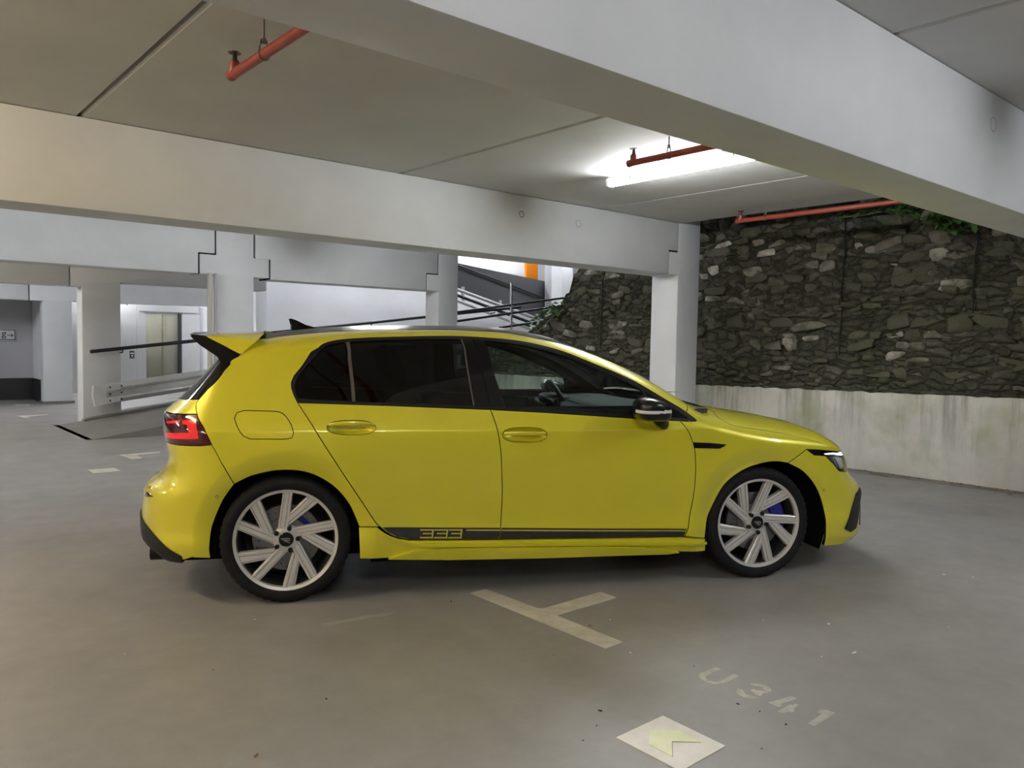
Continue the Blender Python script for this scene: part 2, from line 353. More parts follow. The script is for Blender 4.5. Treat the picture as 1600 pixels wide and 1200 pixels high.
nd = t.nodes.new('ShaderNodeTexNoise'); nd.inputs['Scale'].default_value = 3.; t.links.new(g_.outputs['Position'], nd.inputs['Vector'])
ad = t.nodes.new('ShaderNodeVectorMath'); ad.operation = 'MULTIPLY_ADD'; ad.inputs[1].default_value = (2.2, 2.2, 2.2); t.links.new(nd.outputs['Color'], ad.inputs[0]); t.links.new(mp_.outputs[0], ad.inputs[2])
vo_ = t.nodes.new('ShaderNodeTexVoronoi'); vo_.inputs['Scale'].default_value = 1.; t.links.new(ad.outputs[0], vo_.inputs['Vector'])
vd_ = t.nodes.new('ShaderNodeTexVoronoi'); vd_.feature = 'DISTANCE_TO_EDGE'; vd_.inputs['Scale'].default_value = 1.; t.links.new(ad.outputs[0], vd_.inputs['Vector'])
sp_ = t.nodes.new('ShaderNodeSeparateColor'); t.links.new(vo_.outputs['Color'], sp_.inputs[0])
cell = ramp(t, sp_.outputs[0], [(.0, (.058, .056, .034)), (.5, (.085, .076, .054)), (.8, (.14, .125, .10)), (1., (.25, .23, .19))])
grn = ramp(t, noise(t, 1.3, 6, .7, 'World'), [(.36, (0, 0, 0)), (.58, (1, 1, 1))])
c = mixc(t, mixc(t, .85, (0, 0, 0), grn), cell, ramp(t, noise(t, 5, 5, .7, 'World'), [(.3, (.040, .044, .020)), (.7, (.075, .080, .040))]))
c2 = ramp(t, noise(t, 13, 9, .8, 'World', stretch=(1, 1, 1.8)), [(.36, (.25, .25, .24)), (.52, (.9, .9, .9)), (.66, (1.7, 1.65, 1.55))])
edge = ramp(t, vd_.outputs['Distance'], [(.0, (.45, .45, .42)), (.14, (1, 1, 1))])
t.links.new(mixc(t, .7, mixc(t, .8, c, c2, 'MULTIPLY'), edge, 'MULTIPLY'), b.inputs['Base Color'])
hm = t.nodes.new('ShaderNodeMath'); hm.operation = 'MULTIPLY_ADD'; hm.inputs[1].default_value = .9; t.links.new(noise(t, 16, 8, .75, 'World'), hm.inputs[0]); t.links.new(ramp(t, vd_.outputs['Distance'], [(.0, (0, 0, 0)), (.18, (1, 1, 1))]), hm.inputs[2])
bump(t, b, hm.outputs[0], 1., .05); M['moss'] = m
m, t, b = nmat('weathered_stone'); pset(b, rough=.8)
oi = t.nodes.new('ShaderNodeObjectInfo')
c = ramp(t, oi.outputs['Random'], [(.0, (.058, .056, .034)), (.42, (.085, .077, .056)), (.66, (.16, .14, .11)), (.84, (.28, .255, .215)), (1., (.54, .51, .455))])
c2 = ramp(t, noise(t, 14, 6, .7, 'World'), [(.3, (.55, .53, .5)), (.7, (1.1, 1.1, 1.1))])
c = mixc(t, .8, c, c2, 'MULTIPLY')
mossf = ramp(t, noise(t, 2.6, 6, .7, 'World'), [(.42, (0, 0, 0)), (.56, (1, 1, 1))])
t.links.new(mixc(t, mixc(t, .85, (0, 0, 0), mossf), c, (.052, .056, .027)), b.inputs['Base Color']); bump(t, b, noise(t, 40, 6, .7, 'World'), .6, .012); M['stone'] = m
# the stepped outline of the wall top (Y along the wall, Z up)
TOPL = [(-4, 3.3), (2.0, 3.05), (3.1, 3.0), (4.0, 2.98), (8.35, 2.95), (8.5, 2.62), (8.62, 2.40), (8.72, 2.36), (8.74, 2.12), (8.86, 2.08), (8.9, 1.92), (9.1, 1.86), (9.3, 1.72), (9.5, 1.60), (9.75, 1.48), (10.2, 1.3), (11.5, 1.1)]
def wtop(y): return float(np.interp(y, [p[0] for p in TOPL], [p[1] for p in TOPL]))
def hsh(y, z): return .5*math.sin(3.1*y+1.3*math.sin(4.7*z))+.3*math.sin(7.3*z+2*math.sin(2.9*y))+.2*math.sin(13*y+5*z)
XS = 8.56
vs = []; fs = []; NY, NZ = 260, 70
for i in range(NY+1):
    y = -4+15.5*i/NY; zt = wtop(y)
    for j in range(NZ+1):
        z = .78+(zt-.78)*j/NZ
        vs.append((XS+.028*hsh(y*1.7, z*2.1)+random.uniform(-.008, .008)+.05*(z-.8)/2, y, z))
nb = len(vs)
for i in range(NY+1):
    y = -4+15.5*i/NY; vs.append((XS+.6, y, wtop(y))); vs.append((XS+.6, y, .78))
for i in range(NY):
    for j in range(NZ):
        a = i*(NZ+1)+j; fs.append((a, a+1, a+NZ+2, a+NZ+1))
    a = i*(NZ+1)+NZ; fs.append((a, nb+2*i, nb+2*i+2, a+NZ+1)); fs.append((nb+2*i, nb+2*i+1, nb+2*i+3, nb+2*i+2))
wallst = tag(obj('wall_right', mesh('wall_right', vs, fs, True), M['moss']), kind='structure')
stone_me = []
for k in range(22):
    bm = bmesh.new(); bmesh.ops.create_icosphere(bm, subdivisions=2, radius=1.)
    pw = random.uniform(.35, .6)
    ax = [Vector((random.gauss(0, 1), random.gauss(0, 1), random.gauss(0, 1))).normalized() for _ in range(7)]; cut = [random.uniform(.62, .88) for _ in ax]
    for v in bm.verts:
        p = v.co.copy(); p = Vector([math.copysign(abs(q)**pw, q) for q in p]); p = Vector((p.x, p.y*(1+.14*math.sin(3*p.z+k)), p.z*(1+.16*math.sin(2.3*p.y+2*k))))
        for a, cc in zip(ax, cut):
            d = p.dot(a)
            if d > cc: p -= a*(d-cc)*.9
        v.co = p*.5
    me = bm_mesh('stone', bm); auto(me, 38); me.materials.append(M['stone']); stone_me.append(me)
SPOT = []
z = .88
while z < 3.0:
    rh = random.choice([.07, .09, .11, .13, .16, .2]); y = 1.7+random.random()*.2
    while y < 10.2:
        wd = rh*random.uniform(.8, 2.4)+.03; hh = rh*random.uniform(.6, 1.05)
        if z+hh < wtop(y+wd/2)+.05 and random.random() < (.5 if z < 1.15 else .95): SPOT.append((y+wd/2, z+hh/2+random.uniform(-.03, .03), wd, hh))
        y += wd*random.uniform(.85, 1.)
    z += rh*.8
JOINTS = [4.37, 3.02, 8.02]          # vertical cracks of the casting joints
SPOT = [s for s in SPOT if min(abs(s[0]-j) for j in JOINTS) > .42*s[2]]
SPOT.sort(key=lambda s: -s[2]*s[3])
def stone_mat(s):
    y, z, wd, hh = s
    dep = random.uniform(.07, .13); proud = random.uniform(-.015, .045)
    return Matrix.Translation((XS+.028*hsh(y*1.7, z*2.1)+.05*(z-.8)/2+dep/2-.012-proud-.03*(random.random() < .15), y, z))@Matrix.Rotation(random.uniform(-.22, .22), 4, 'X')@Matrix.Rotation(random.uniform(-.15, .15), 4, 'Z')@Matrix.Diagonal((dep, wd*.98, hh*1.0, 1))
for s in SPOT[:300]:
    o = obj('stone', random.choice(stone_me), None, wallst); o.matrix_world = stone_mat(s)
bm = bmesh.new()
for s in SPOT[300:]:
    tmp = bmesh.new(); tmp.from_mesh(random.choice(stone_me)); tmp.transform(stone_mat(s)); mtmp = bpy.data.meshes.new('t'); tmp.to_mesh(mtmp); tmp.free(); bm.from_mesh(mtmp); bpy.data.meshes.remove(mtmp)
rub = obj('small_stones', auto(bm_mesh('small_stones', bm), 38), M['stone'], wallst); tag(rub, kind='stuff')
for j in JOINTS:
    pts = [(XS-.035+.05*(zz-.8)/2+.02*hsh(j*1.7, zz*2.1), j+.006*math.sin(7*zz)+.004*math.sin(23*zz), zz) for zz in np.linspace(1.25 if j > 4 else 1.7, 2.88, 24)]
    tube('joint_crack', pts, .007, M['black'], wallst, 6)
# moss ledge on top of the concrete base
bm = bmesh.new(); n = 160
prev = None
for i in range(n+1):
    y = -1+12*i/n; zt = float(np.interp(y, [-4, 2.5, 7.2, 11.5], [.98, .90, .83, .80])); w_ = .012+.012*abs(hsh(y*3, 2.)); dn = .008+.02*abs(hsh(y*4.1, 7.))
    cur = [bm.verts.new(p) for p in ((XW-w_*.4, y, zt-dn), (XW-w_, y, zt+.004), (XW+.02, y, zt+.014+dn*.4), (XW+.055, y, zt+.016))]
    if prev:
        for a in range(3): bm.faces.new((prev[a], prev[a+1], cur[a+1], cur[a]))
    prev = cur
tag(obj('moss_strip', bm_mesh('moss_strip', bm, True), M['moss']), 'dark green moss strip growing along the concrete wall top', 'moss', kind='stuff')
# ================================================================== the car
E2 = np.array([2.323, -1.227]); E2 /= np.linalg.norm(E2); N2 = np.array([-E2[1], E2[0]])
ORG = np.array([1.686, 3.711])+N2*.845
def car2w(x, s, z):
    x, s, z = np.broadcast_arrays(x, s, z)
    return np.stack([ORG[0]+x*E2[0]-s*N2[0], ORG[1]+x*E2[1]-s*N2[1], z], -1)
def projw(P):
    v = (P-CAMP)@RC; return np.stack([CX+FPX*v[..., 0]/v[..., 2], CY+FPX*v[..., 1]/v[..., 2]], -1)
def on_s(px, py, s):
    """where the sight line meets the vertical plane at distance s to the right of the car's centre line"""
    r = ray(px, py); n = np.array([-N2[0], -N2[1], 0.]); o = car2w(0, s, 0); P = CAMP+r*(((o-CAMP)@n)/(r@n)); d = P[:2]-ORG
    return float(d@E2), float(P[2])
def pchip(xs, ys):
    xs = np.array(xs, float); ys = np.array(ys, float); h = np.diff(xs); dl = np.diff(ys)/h; mm = np.zeros_like(ys)
    for i in range(1, len(xs)-1):
        if dl[i-1]*dl[i] > 0:
            w1 = 2*h[i]+h[i-1]; w2 = h[i]+2*h[i-1]; mm[i] = (w1+w2)/(w1/dl[i-1]+w2/dl[i])
    mm[0] = dl[0]; mm[-1] = dl[-1]
    def F(x):
        x = np.clip(np.asarray(x, float), xs[0], xs[-1]); i = np.clip(np.searchsorted(xs, x)-1, 0, len(xs)-2); t = (x-xs[i])/h[i]
        return (2*t**3-3*t**2+1)*ys[i]+(t**3-2*t**2+t)*h[i]*mm[i]+(-2*t**3+3*t**2)*ys[i+1]+(t**3-t**2)*h[i]*mm[i+1]
    return F
# body surface: half width over height, taper along the length, roof line, tail and nose outlines
SEC = pchip([.10,.18,.24,.31,.38,.5,.64,.78,.868,.884,.90,.945,1.0,1.15,1.30,1.40,1.5], [.835,.862,.878,.886,.877,.883,.892,.894,.8895,.8835,.877,.854,.826,.752,.672,.615,.55])
TAP = pchip([-.5,-.2,.1,.6,2.3,2.7,3.0,3.3], [.975,.99,1,1,1,.995,.98,.95])
ZC = pchip([-.95,-.4,0.,.4,.8,1.1,1.4,1.7,2.,2.12,2.3,2.6,2.9,3.15,3.3,3.5], [1.261,1.311,1.381,1.415,1.425,1.428,1.397,1.312,1.178,1.108,1.01,.942,.896,.845,.779,.674])
DZ = pchip([-1,.8,1.6,2.1,2.5,3.0,3.4], [.13,.13,.14,.16,.16,.14,.09])
XR = pchip([.15,.22,.30,.40,.48,.52,.555,.60,.66,.72,.82,.92,1.,1.15,1.3,1.4], [-.60,-.70,-.78,-.787,-.78,-.775,-.76,-.70,-.655,-.64,-.665,-.67,-.597,-.45,-.31,-.23])
XF = pchip([.15,.22,.30,.45,.5,.55,.60,.66,.74,.80,.9], [3.476,3.527,3.52,3.525,3.49,3.43,3.38,3.35,3.27,3.17,3.05])
XRS, XFS, PR, PF, PT, LQ, LV = -.30, 3.00, 3.0, 2.9, 2.6, .55, .5
QR = XRS-LQ*PI/2; QF = XFS+LQ*PI/2
def S(q, v):
    q = np.asarray(q, float); v = np.asarray(v, float); q, v = np.broadcast_arrays(q, v)
    tr = np.clip((XRS-q)/LQ, 0, PI/2); tf = np.clip((q-XFS)/LQ, 0, PI/2)
    def sup(t, p):
        a = np.sin(t); b_ = np.maximum(np.cos(t), 0); d = (a**p+b_**p)**(1/p); return a/d, np.where(b_ < 1e-9, 0., b_/d)
    ar, br = sup(tr, PR); af, bf = sup(tf, PF)
    xa = np.where(q < XRS, XRS+(XR(np.minimum(v, 1.35))-XRS)*ar, np.where(q > XFS, XFS+(XF(np.minimum(v, .8))-XFS)*af, q))
    dz = DZ(xa); zs = ZC(xa)-dz; ph = np.clip((v-zs)/LV, 0, PI/2)
    at, bt = sup(ph, PT); z = np.where(v > zs, zs+dz*at, v); bt = np.where(v > zs, bt, 1.)
    x = np.where(q < XRS, XRS+(XR(z)-XRS)*ar, np.where(q > XFS, XFS+(XF(z)-XFS)*af, q))
    Y = SEC(z)*TAP(x)
    for cx in (0., 2.62):
        r = np.hypot(x-cx, z-.33); Y = Y+.012*np.exp(-((r-.40)/.10)**2)*(z < 1.)
        k = np.clip((.445-r)/.085, 0, 1.1); Y = Y-.021*k**1.25
    return x, Y*br*bf*bt, z
def SL3(q, v):
    x, Y, z = S(q, v); return np.stack([x, -Y, z], -1)          # car frame, right-hand side is -y
def solve(px, py):
    x, z = on_s(px, py, .87); q, v = x, z
    for it in range(60):
        p = projw(car2w(*S(q, v))); ex = np.array([px-p[0], py-p[1]])
        if np.abs(ex).max() < .03: break
        h = 1e-3; a = projw(car2w(*S(q+h, v))); b = projw(car2w(*S(q, v+h)))
        J = np.array([[a[0]-p[0], b[0]-p[0]], [a[1]-p[1], b[1]-p[1]]])/h
        st = np.clip(np.linalg.lstsq(J, ex, rcond=1e-3)[0], -.05, .05); q += .8*st[0]; v += .8*st[1]
    return (float(q), float(v))
def P(*pts): return [solve(*p) for p in pts]
def cr(pts, step=.02):
    """smooth curve through the points"""
    if len(pts) < 3: return list(pts)
    p = [np.array(a) for a in pts]; p = [2*p[0]-p[1]]+p+[2*p[-1]-p[-2]]; out = []
    for i in range(1, len(p)-2):
        n = max(1, int(np.linalg.norm(p[i+1]-p[i])/step))
        for k in range(n):
            t = k/n; out.append(tuple(.5*((2*p[i])+(-p[i-1]+p[i+1])*t+(2*p[i-1]-5*p[i]+4*p[i+1]-p[i+2])*t*t+(-p[i-1]+3*p[i]-3*p[i+1]+p[i+2])*t**3)))
    out.append(tuple(p[-2])); return out
def zsx(q): return float(ZC(q)-DZ(q))
def vend(q):
    qq = q if q < XFS else float(XFS+(XF(.74)-XFS)*min((q-XFS)/LQ, 1.))
    return zsx(qq)+LV*PI/2*.999
def vrail(q): return zsx(q)+float(np.interp(q, [.9, 1.4], [.38, .31]))
def inside(poly, pts):
    poly = np.array(poly); x, y = pts[:, 0], pts[:, 1]; r = np.zeros(len(pts), bool); x1, y1 = poly[-1]
    for x2, y2 in poly:
        c = (y1 > y) != (y2 > y)
        if y1 != y2: r ^= c & (x < (x2-x1)*(y-y1)/(y2-y1)+x1)
        x1, y1 = x2, y2
    return r
def resample(poly, step):
    out = []
    for a, b in zip(poly, poly[1:]+poly[:1]):
        a = np.array(a); b = np.array(b); L = np.linalg.norm(b-a)
        if L < 1e-5: continue
        n = max(1, int(math.ceil(L/step)))
        for k in range(n): out.append(tuple(a+(b-a)*k/n))
    return out
def area2(p): p = np.array(p); return float(np.sum(p[:, 0]*np.roll(p[:, 1], -1)-np.roll(p[:, 0], -1)*p[:, 1]))
def inset(poly, d):
    p = np.array(poly); s = 1 if area2(poly) > 0 else -1
    a = p-np.roll(p, 1, 0); b = np.roll(p, -1, 0)-p
    a /= np.linalg.norm(a, axis=1)[:, None]+1e-9; b /= np.linalg.norm(b, axis=1)[:, None]+1e-9
    n = np.stack([-(a+b)[:, 1], (a+b)[:, 0]], 1); L = np.linalg.norm(n, axis=1)[:, None]; n = n/np.maximum(L, .3)
    return [tuple(x) for x in p+s*d*n]
def nrm(q, v):
    h = 2e-3; a = SL3(q+h, v)-SL3(q-h, v); b = SL3(q, v+h)-SL3(q, v-h); n = np.cross(a, b)
    L = np.linalg.norm(n, axis=-1, keepdims=True); n = n/np.maximum(L, 1e-12); bad = (L[..., 0] < 1e-9); n[bad] = (0, -1, 0)
    fl = n[..., 1] > .02; n[fl] *= -1
    return n
def panel_data(poly, holes=(), off=0., step=.0165, gap=.0022, lip=.02, edge_clamp=True):
    poly = resample(list(poly), step); poly = inset(poly, gap) if gap else poly
    if edge_clamp: poly = [(min(max(a, QR), QF), b) for a, b in poly]
    hs = [inset(resample(list(h), step*.6), -gap) for h in holes]
    A = np.array(poly); lo = A.min(0); hi = A.max(0)
    gx, gy = np.meshgrid(np.arange(lo[0]+step*.5, hi[0], step), np.arange(lo[1]+step*.43, hi[1], step)); G = np.stack([gx.ravel(), gy.ravel()], 1)
    keep = inside(poly, G)
    allb = np.array(poly+[p for h in hs for p in h])
    for h in hs: keep &= ~inside(h, G)
    G = G[keep]
    if len(G):
        d = np.min(np.hypot(G[:, None, 0]-allb[None, :, 0], G[:, None, 1]-allb[None, :, 1]), 1); G = G[d > step*.42]
    pts = [Vector(p) for p in poly]; edges = [(i, (i+1)%len(poly)) for i in range(len(poly))]; k = len(poly)
    for h in hs:
        pts += [Vector(p) for p in h]; edges += [(k+i, k+(i+1)%len(h)) for i in range(len(h))]; k += len(h)
    pts += [Vector(g) for g in G]
    vo, eo, fo, ov, oe, of = delaunay_2d_cdt(pts, edges, [], 0, 1e-6)
    V = np.array([tuple(v) for v in vo]); F = np.array([f for f in fo if len(f) == 3]); cen = V[F].mean(1)
    ok = inside(poly, cen)
    for h in hs: ok &= ~inside(h, cen)
    F = F[ok]
    N = nrm(V[:, 0], V[:, 1]); X = SL3(V[:, 0], V[:, 1])+off*N
    # consistent winding: outward
    fn = np.cross(X[F[:, 1]]-X[F[:, 0]], X[F[:, 2]]-X[F[:, 0]]); flip = (fn*N[F].mean(1)).sum(1) < 0; F[flip] = F[flip][:, ::-1]
    verts = [tuple(x) for x in X]; norms = [tuple(n) for n in N]; faces = [tuple(map(int, f)) for f in F]
    if lip:
        for loop, sg in [(poly, 1)]+[(h, -1) for h in hs]:
            L = np.array(loop); n = nrm(L[:, 0], L[:, 1]); x = SL3(L[:, 0], L[:, 1])+off*n; k0 = len(verts); m_ = len(loop)
            tg = np.roll(x, -1, 0)-np.roll(x, 1, 0); on = np.cross(tg, n); on /= np.linalg.norm(on, axis=1)[:, None]+1e-9
            if area2(loop) < 0: on = -on
            on *= sg
            verts += [tuple(a) for a in x]+[tuple(a) for a in (x-lip*n)]; norms += [tuple(a) for a in on]*2
            for i in range(m_):
                j = (i+1)%m_
                if sg*area2(loop) > 0: faces.append((k0+i, k0+m_+i, k0+m_+j, k0+j))
                else: faces.append((k0+i, k0+j, k0+m_+j, k0+m_+i))
    return verts, norms, faces
def mk(name, vnf, mat, parent, lipmat=None):
    v, n, f = vnf
    me = bpy.data.meshes.new(name); me.from_pydata(v, [], f); me.update(); me.shade_smooth(); me.normals_split_custom_set_from_vertices(n)
    o = obj(name, me, mat, parent)
    if lipmat is not None:
        me.materials.append(lipmat); me.polygons.foreach_set('material_index', [1 if len(t) == 4 else 0 for t in f])
    return o
def flipy(vnf):
    v, n, f = vnf; return [(a, -b, c) for a, b, c in v], [(a, -b, c) for a, b, c in n], [t[::-1] for t in f]
def joinvnf(a, b):
    k = len(a[0]); return a[0]+b[0], a[1]+b[1], a[2]+[tuple(i+k for i in t) for t in b[2]]
def weld(vnf):
    V, N, F = vnf; idx = {}; mp = []; v2 = []; n2 = []
    for p, n in zip(V, N):
        if abs(p[1]) < 2e-4:
            key = (round(p[0], 4), round(p[2], 4))
            if key in idx: j = idx[key]; n2[j] = n2[j]+np.array(n); mp.append(j); continue
            idx[key] = len(v2); p = (p[0], 0., p[2])
        mp.append(len(v2)); v2.append(p); n2.append(np.array(n))
    f2 = []
    for f in F:
        g = [mp[i] for i in f]; g = [x for i, x in enumerate(g) if x != g[i-1]]
        if len(set(g)) >= 3 and len(set(g)) == len(g) and not all(abs(v2[i][1]) < 2e-4 for i in g): f2.append(tuple(g))
    use = sorted({i for f in f2 for i in f}); ren = {j: i for i, j in enumerate(use)}
    return [v2[j] for j in use], [tuple(n2[j]/(np.linalg.norm(n2[j])+1e-9)) for j in use], [tuple(ren[i] for i in f) for f in f2]
CAR = empty('hatchback_car', (ORG[0], ORG[1], 0), math.atan2(E2[1], E2[0]))
tag(CAR, 'bright yellow five-door hatchback car with black roof spoiler and silver alloy wheels', 'car')
def panel(name, poly, mat, parent=None, both='pair', parents=None, **k):
    lm_ = M['trim'] if mat is M['paint'] and k.get('gap', .0022) > .0015 and k.get('off', 0.) == 0. else None  # black lips on painted panels: shade of the gaps put into the colour
    """both: 'pair' gives one piece on each flank, 'one' one piece across the middle, 'right' only the near flank"""
    if both == 'one':
        poly = [(QR-.02 if q <= QR+1e-6 else QF+.02 if q >= QF-1e-6 else q, v+.03 if v >= vend(q)-.004 else v) for q, v in poly]
        d = panel_data(poly, **k); return mk(name, weld(joinvnf(d, flipy(d))), mat, parent or CAR, lm_)
    d = panel_data(poly, **k)
    a = mk(name, d, mat, (parents[0] if parents else parent) or CAR, lm_)
    if both == 'pair': return a, mk(name, flipy(d), mat, (parents[1] if parents else parent) or CAR, lm_)
    return a
# --- car materials
m, t, b = nmat('yellow_car_paint'); pset(b, col=(.70, .555, .012), rough=.34, metal=.22, coat=1., coatr=.02, spec=.5)
t.links.new(ramp(t, noise(t, 900, 2, .5, 'Object'), [(.3, (.66, .605, .020)), (.7, (.75, .69, .028))]), b.inputs['Base Color']); M['paint'] = m
M['gloss'] = simple('gloss_black', (.005, .005, .006), .07, spec=.4)
M['roofblack'] = simple('black_roof_paint', (.02, .02, .021), .32)
M['trim'] = simple('satin_black_trim', (.007, .007, .008), .45, spec=.3)
M['plastic'] = simple('dark_grey_plastic', (.014, .014, .015), .55, spec=.3)
M['decal'] = noisy('dark_grey_decal', (.016, .017, .017), (.026, .027, .027), 40, .35, 0, co='Object')
M['decal_y'] = simple('yellow_decal', (.50, .43, .05), .4)
M['rubber'] = noisy('tyre_rubber', (.007, .007, .0075), (.011, .011, .012), 30, .8, .2, 160, co='Object', spec=.25)
M['alloy'] = simple('silver_alloy', (.66, .65, .63), .33, metal=.4)
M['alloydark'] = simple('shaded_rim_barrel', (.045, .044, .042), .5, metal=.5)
M['disc'] = simple('brake_disc_iron', (.20, .20, .205), .35, metal=.8)
M['blue'] = simple('blue_caliper_paint', (.010, .014, .20), .35)
M['seat'] = noisy('dark_seat_fabric', (.018, .019, .021), (.03, .031, .033), 50, .85, .1, 90, co='Object')
M['dash'] = simple('soft_grey_dashboard', (.035, .038, .04), .6)
M['silver'] = simple('satin_silver', (.6, .6, .6), .25, metal=.9)
M['inner'] = simple('black_inner', (.004, .004, .004), .9, spec=.1)
M['whitelens'] = simple('white_indicator', (.75, .75, .75), .2)
M['led'] = emit('daylight_led', (1., .98, .94), 1.3)
m, t, b = nmat('dark_red_lamp'); pset(b, col=(.06, .004, .006), rough=.06, coat=1.); M['redlamp'] = m
m, t, b = nmat('bright_red_lamp'); pset(b, col=(.75, .01, .012), rough=.15, coat=1., em=(1., .02, .025), ems=.12); M['redlit'] = m
M['chrome'] = simple('lamp_reflector', (.8, .8, .8), .12, metal=1.)

# --- traced outlines (photo pixels carried onto the body surface)
BELT_R = P((465, 629), (600, 633.5), (690, 637), (766, 640)); BELT_F = P((766, 640), (850, 644.5), (920, 649), (980, 653), (1030, 656), (1062, 657.5))
SEAM = cr(P((766, 640), (772, 655), (777.5, 672.5), (782.5, 705), (784.2, 740), (784.5, 777), (782, 826), (778, 842)))
DOORR = P((465, 629), (487, 663), (510, 700), (540, 746), (588, 818), (594, 823))
DBCURVE = cr(P((594, 823), (603, 831), (618, 839), (636, 842.5)))
DB_R = P((636, 842.5), (700, 842.5), (778, 842)); DB_F = P((778, 842), (840, 841), (950, 839.8), (1070, 838))
DOORF = cr(P((1062, 657.5), (1070, 666), (1077, 677), (1085, 700), (1087, 725), (1086.5, 745), (1084, 772), (1077, 810), (1075, 826), (1070, 838)))
WTOP = cr(P((465, 629), (460, 619), (455.5, 606), (455.5, 597), (460, 587), (475, 568), (495, 545), (505, 537.5), (518, 533), (537, 530), (575, 527.6), (640, 525.7), (712, 525), (780, 529), (830, 536), (880, 549), (930, 569), (980, 590), (1010, 606), (1035, 621), (1060, 635.5)))
WTIP = P((1060, 635.5), (1072, 643.5)); WTIP2 = cr(P((1072, 643.5), (1084, 652.5), (1088, 656), (1086, 658.5), (1080, 658.7), (1062, 657.5)))
HATCH = [(-.13, vrail(-.13))]+P((404, 529.5), (376, 554), (350, 580), (325, 608), (311, 624))+P((307, 629), (306, 634), (308, 647))
TAILE = P((308, 647), (319, 669), (331, 695)); BSEAM = P((331, 695), (350, 729), (366, 756.5))
RA_B = cr(P((329, 872), (327.8, 850), (331, 825), (340, 800), (350, 779), (366, 756.5))); RA_F = cr(P((366, 756.5), (392, 744), (425, 736), (450, 734.5), (475, 737), (500, 746), (525, 763), (545, 787), (556, 810), (561, 823)))
FA = cr(P((1101, 841), (1104, 815), (1112, 792), (1132, 757), (1160, 735), (1190, 724), (1212, 721), (1231, 723.5))); FA2 = cr(P((1231, 723.5), (1255, 737), (1275, 762), (1287, 797), (1290, 830), (1287, 853)))
HOODL = cr([(2.418, 1.25)]+P((1122, 652), (1135, 660), (1150, 666), (1185, 671), (1222, 677), (1260, 686), (1292, 696), (1314, 704.5)))
HLTOP = P((1314, 704.5), (1290, 703.5), (1260, 702)); HLBOT = P((1260, 702), (1272, 711), (1290, 712.5), (1302, 725), (1311, 736), (1321, 737))
APB = (2.20, vrail(2.20))
R_ = lambda l: list(reversed(l))
rail = [(q, vrail(q)) for q in np.linspace(2.20, -.13, 60)]
FLAP = cr(P((370, 645), (380, 641.5), (405, 642), (432, 643), (444, 648), (455, 664), (459, 676), (456, 684), (448, 686), (415, 686), (390, 685.5), (380, 681), (371, 667), (366.5, 653), (370, 645)))[:-1]
def ell(px0, px1, py0, py1, n=28, pw=.75):
    cx, cy, a, b_ = (px0+px1)/2, (py0+py1)/2, (px1-px0)/2, (py1-py0)/2
    return P(*[(cx+a*math.copysign(abs(math.cos(t))**pw, math.cos(t)), cy+b_*math.copysign(abs(math.sin(t))**.9, math.sin(t))) for t in np.linspace(0, 2*PI, n, endpoint=False)])
HANDR = ell(511, 587, 657, 679.5); HANDF = ell(785, 855, 668, 691)
def dedupe(l):
    o = []
    for p in l:
        if not o or math.hypot(p[0]-o[-1][0], p[1]-o[-1][1]) > 1e-4: o.append(p)
    return o
rear_poly = dedupe(BELT_R+SEAM[1:]+R_(DB_R)[1:]+R_(DBCURVE)[1:]+R_(DOORR)[1:-1])
front_poly = dedupe(BELT_F+DOORF[1:]+R_(DB_F)[1:]+R_(SEAM)[1:-1])
side_poly = dedupe(RA_F[:-1]+P((561, 823), (578, 823))+R_(DOORR)+WTOP[1:]+WTIP[1:]+[APB]+rail[1:]+HATCH[1:]+TAILE[1:]+BSEAM[1:-1])
QP = panel('side_panel', side_poly, M['paint'], holes=[FLAP])
panel('fuel_flap', FLAP, M['paint'], both='right', gap=.0018, lip=.012)
panel('inner_side_panel', side_poly, M['trim'], off=-.03, lip=0, step=.03, gap=-.008)
RD = panel('rear_door', rear_poly, M['paint'], holes=[HANDR]); FD = panel('front_door', front_poly, M['paint'], holes=[HANDF])
for poly, DD in ((rear_poly, RD), (front_poly, FD)): panel('door_card', poly, M['plastic'], parents=DD, off=-.062, lip=0, step=.05, gap=-.012)
panel('gap_shade_backing', [(.40, .25), (2.25, .22), (2.2, .86), (.25, .95), (.10, 1.0), (.20, .80), (.40, .42)], M['inner'], off=-.056, lip=0, step=.05)  # black sheet added as the shade behind the door gaps
fend_poly = dedupe(P((1062, 657.5), (1080, 658.7))+R_(WTIP2)[2:]+[APB]+HOODL+HLTOP[1:]+P((1245, 713.5))+R_(FA)+P((1085, 839.7))+R_(DOORF)[:-1])
panel('front_fender', fend_poly, M['paint'])
fb_poly = dedupe(FA2[:1]+P((1245, 713.5))+HLBOT+[(3.45, .592), (QF, .59), (QF, .16), (3.5, .16), (3.25, .165)]+P((1310, 851))+R_(FA2)[:-1])
panel('front_bumper', fb_poly, M['paint'], both='one')
hood_poly = dedupe(HOODL+[(3.45, .712), (QF, .71), (QF, vend(QF))]+[(q, vend(q)) for q in np.linspace(QF-.05, 2.36, 40)]+[(2.37, 1.5), (2.39, 1.36)])
panel('bonnet', hood_poly, M['paint'], both='one')
wsl = [(q, vrail(q)) for q in np.linspace(1.24, 2.20, 30)]
panel('windscreen', wsl+[(2.27, 1.5), (2.30, vend(2.30))]+[(q, vend(q)) for q in np.linspace(2.25, 1.2, 30)], M['glass_clear'], both='one', off=-.004, lip=0, gap=.003)
panel('cowl', [APB, (2.418, 1.25), (2.39, 1.36), (2.37, 1.5), (2.36, vend(2.36)), (2.30, vend(2.30)), (2.27, 1.5)], M['trim'], both='one', off=-.012, lip=0)
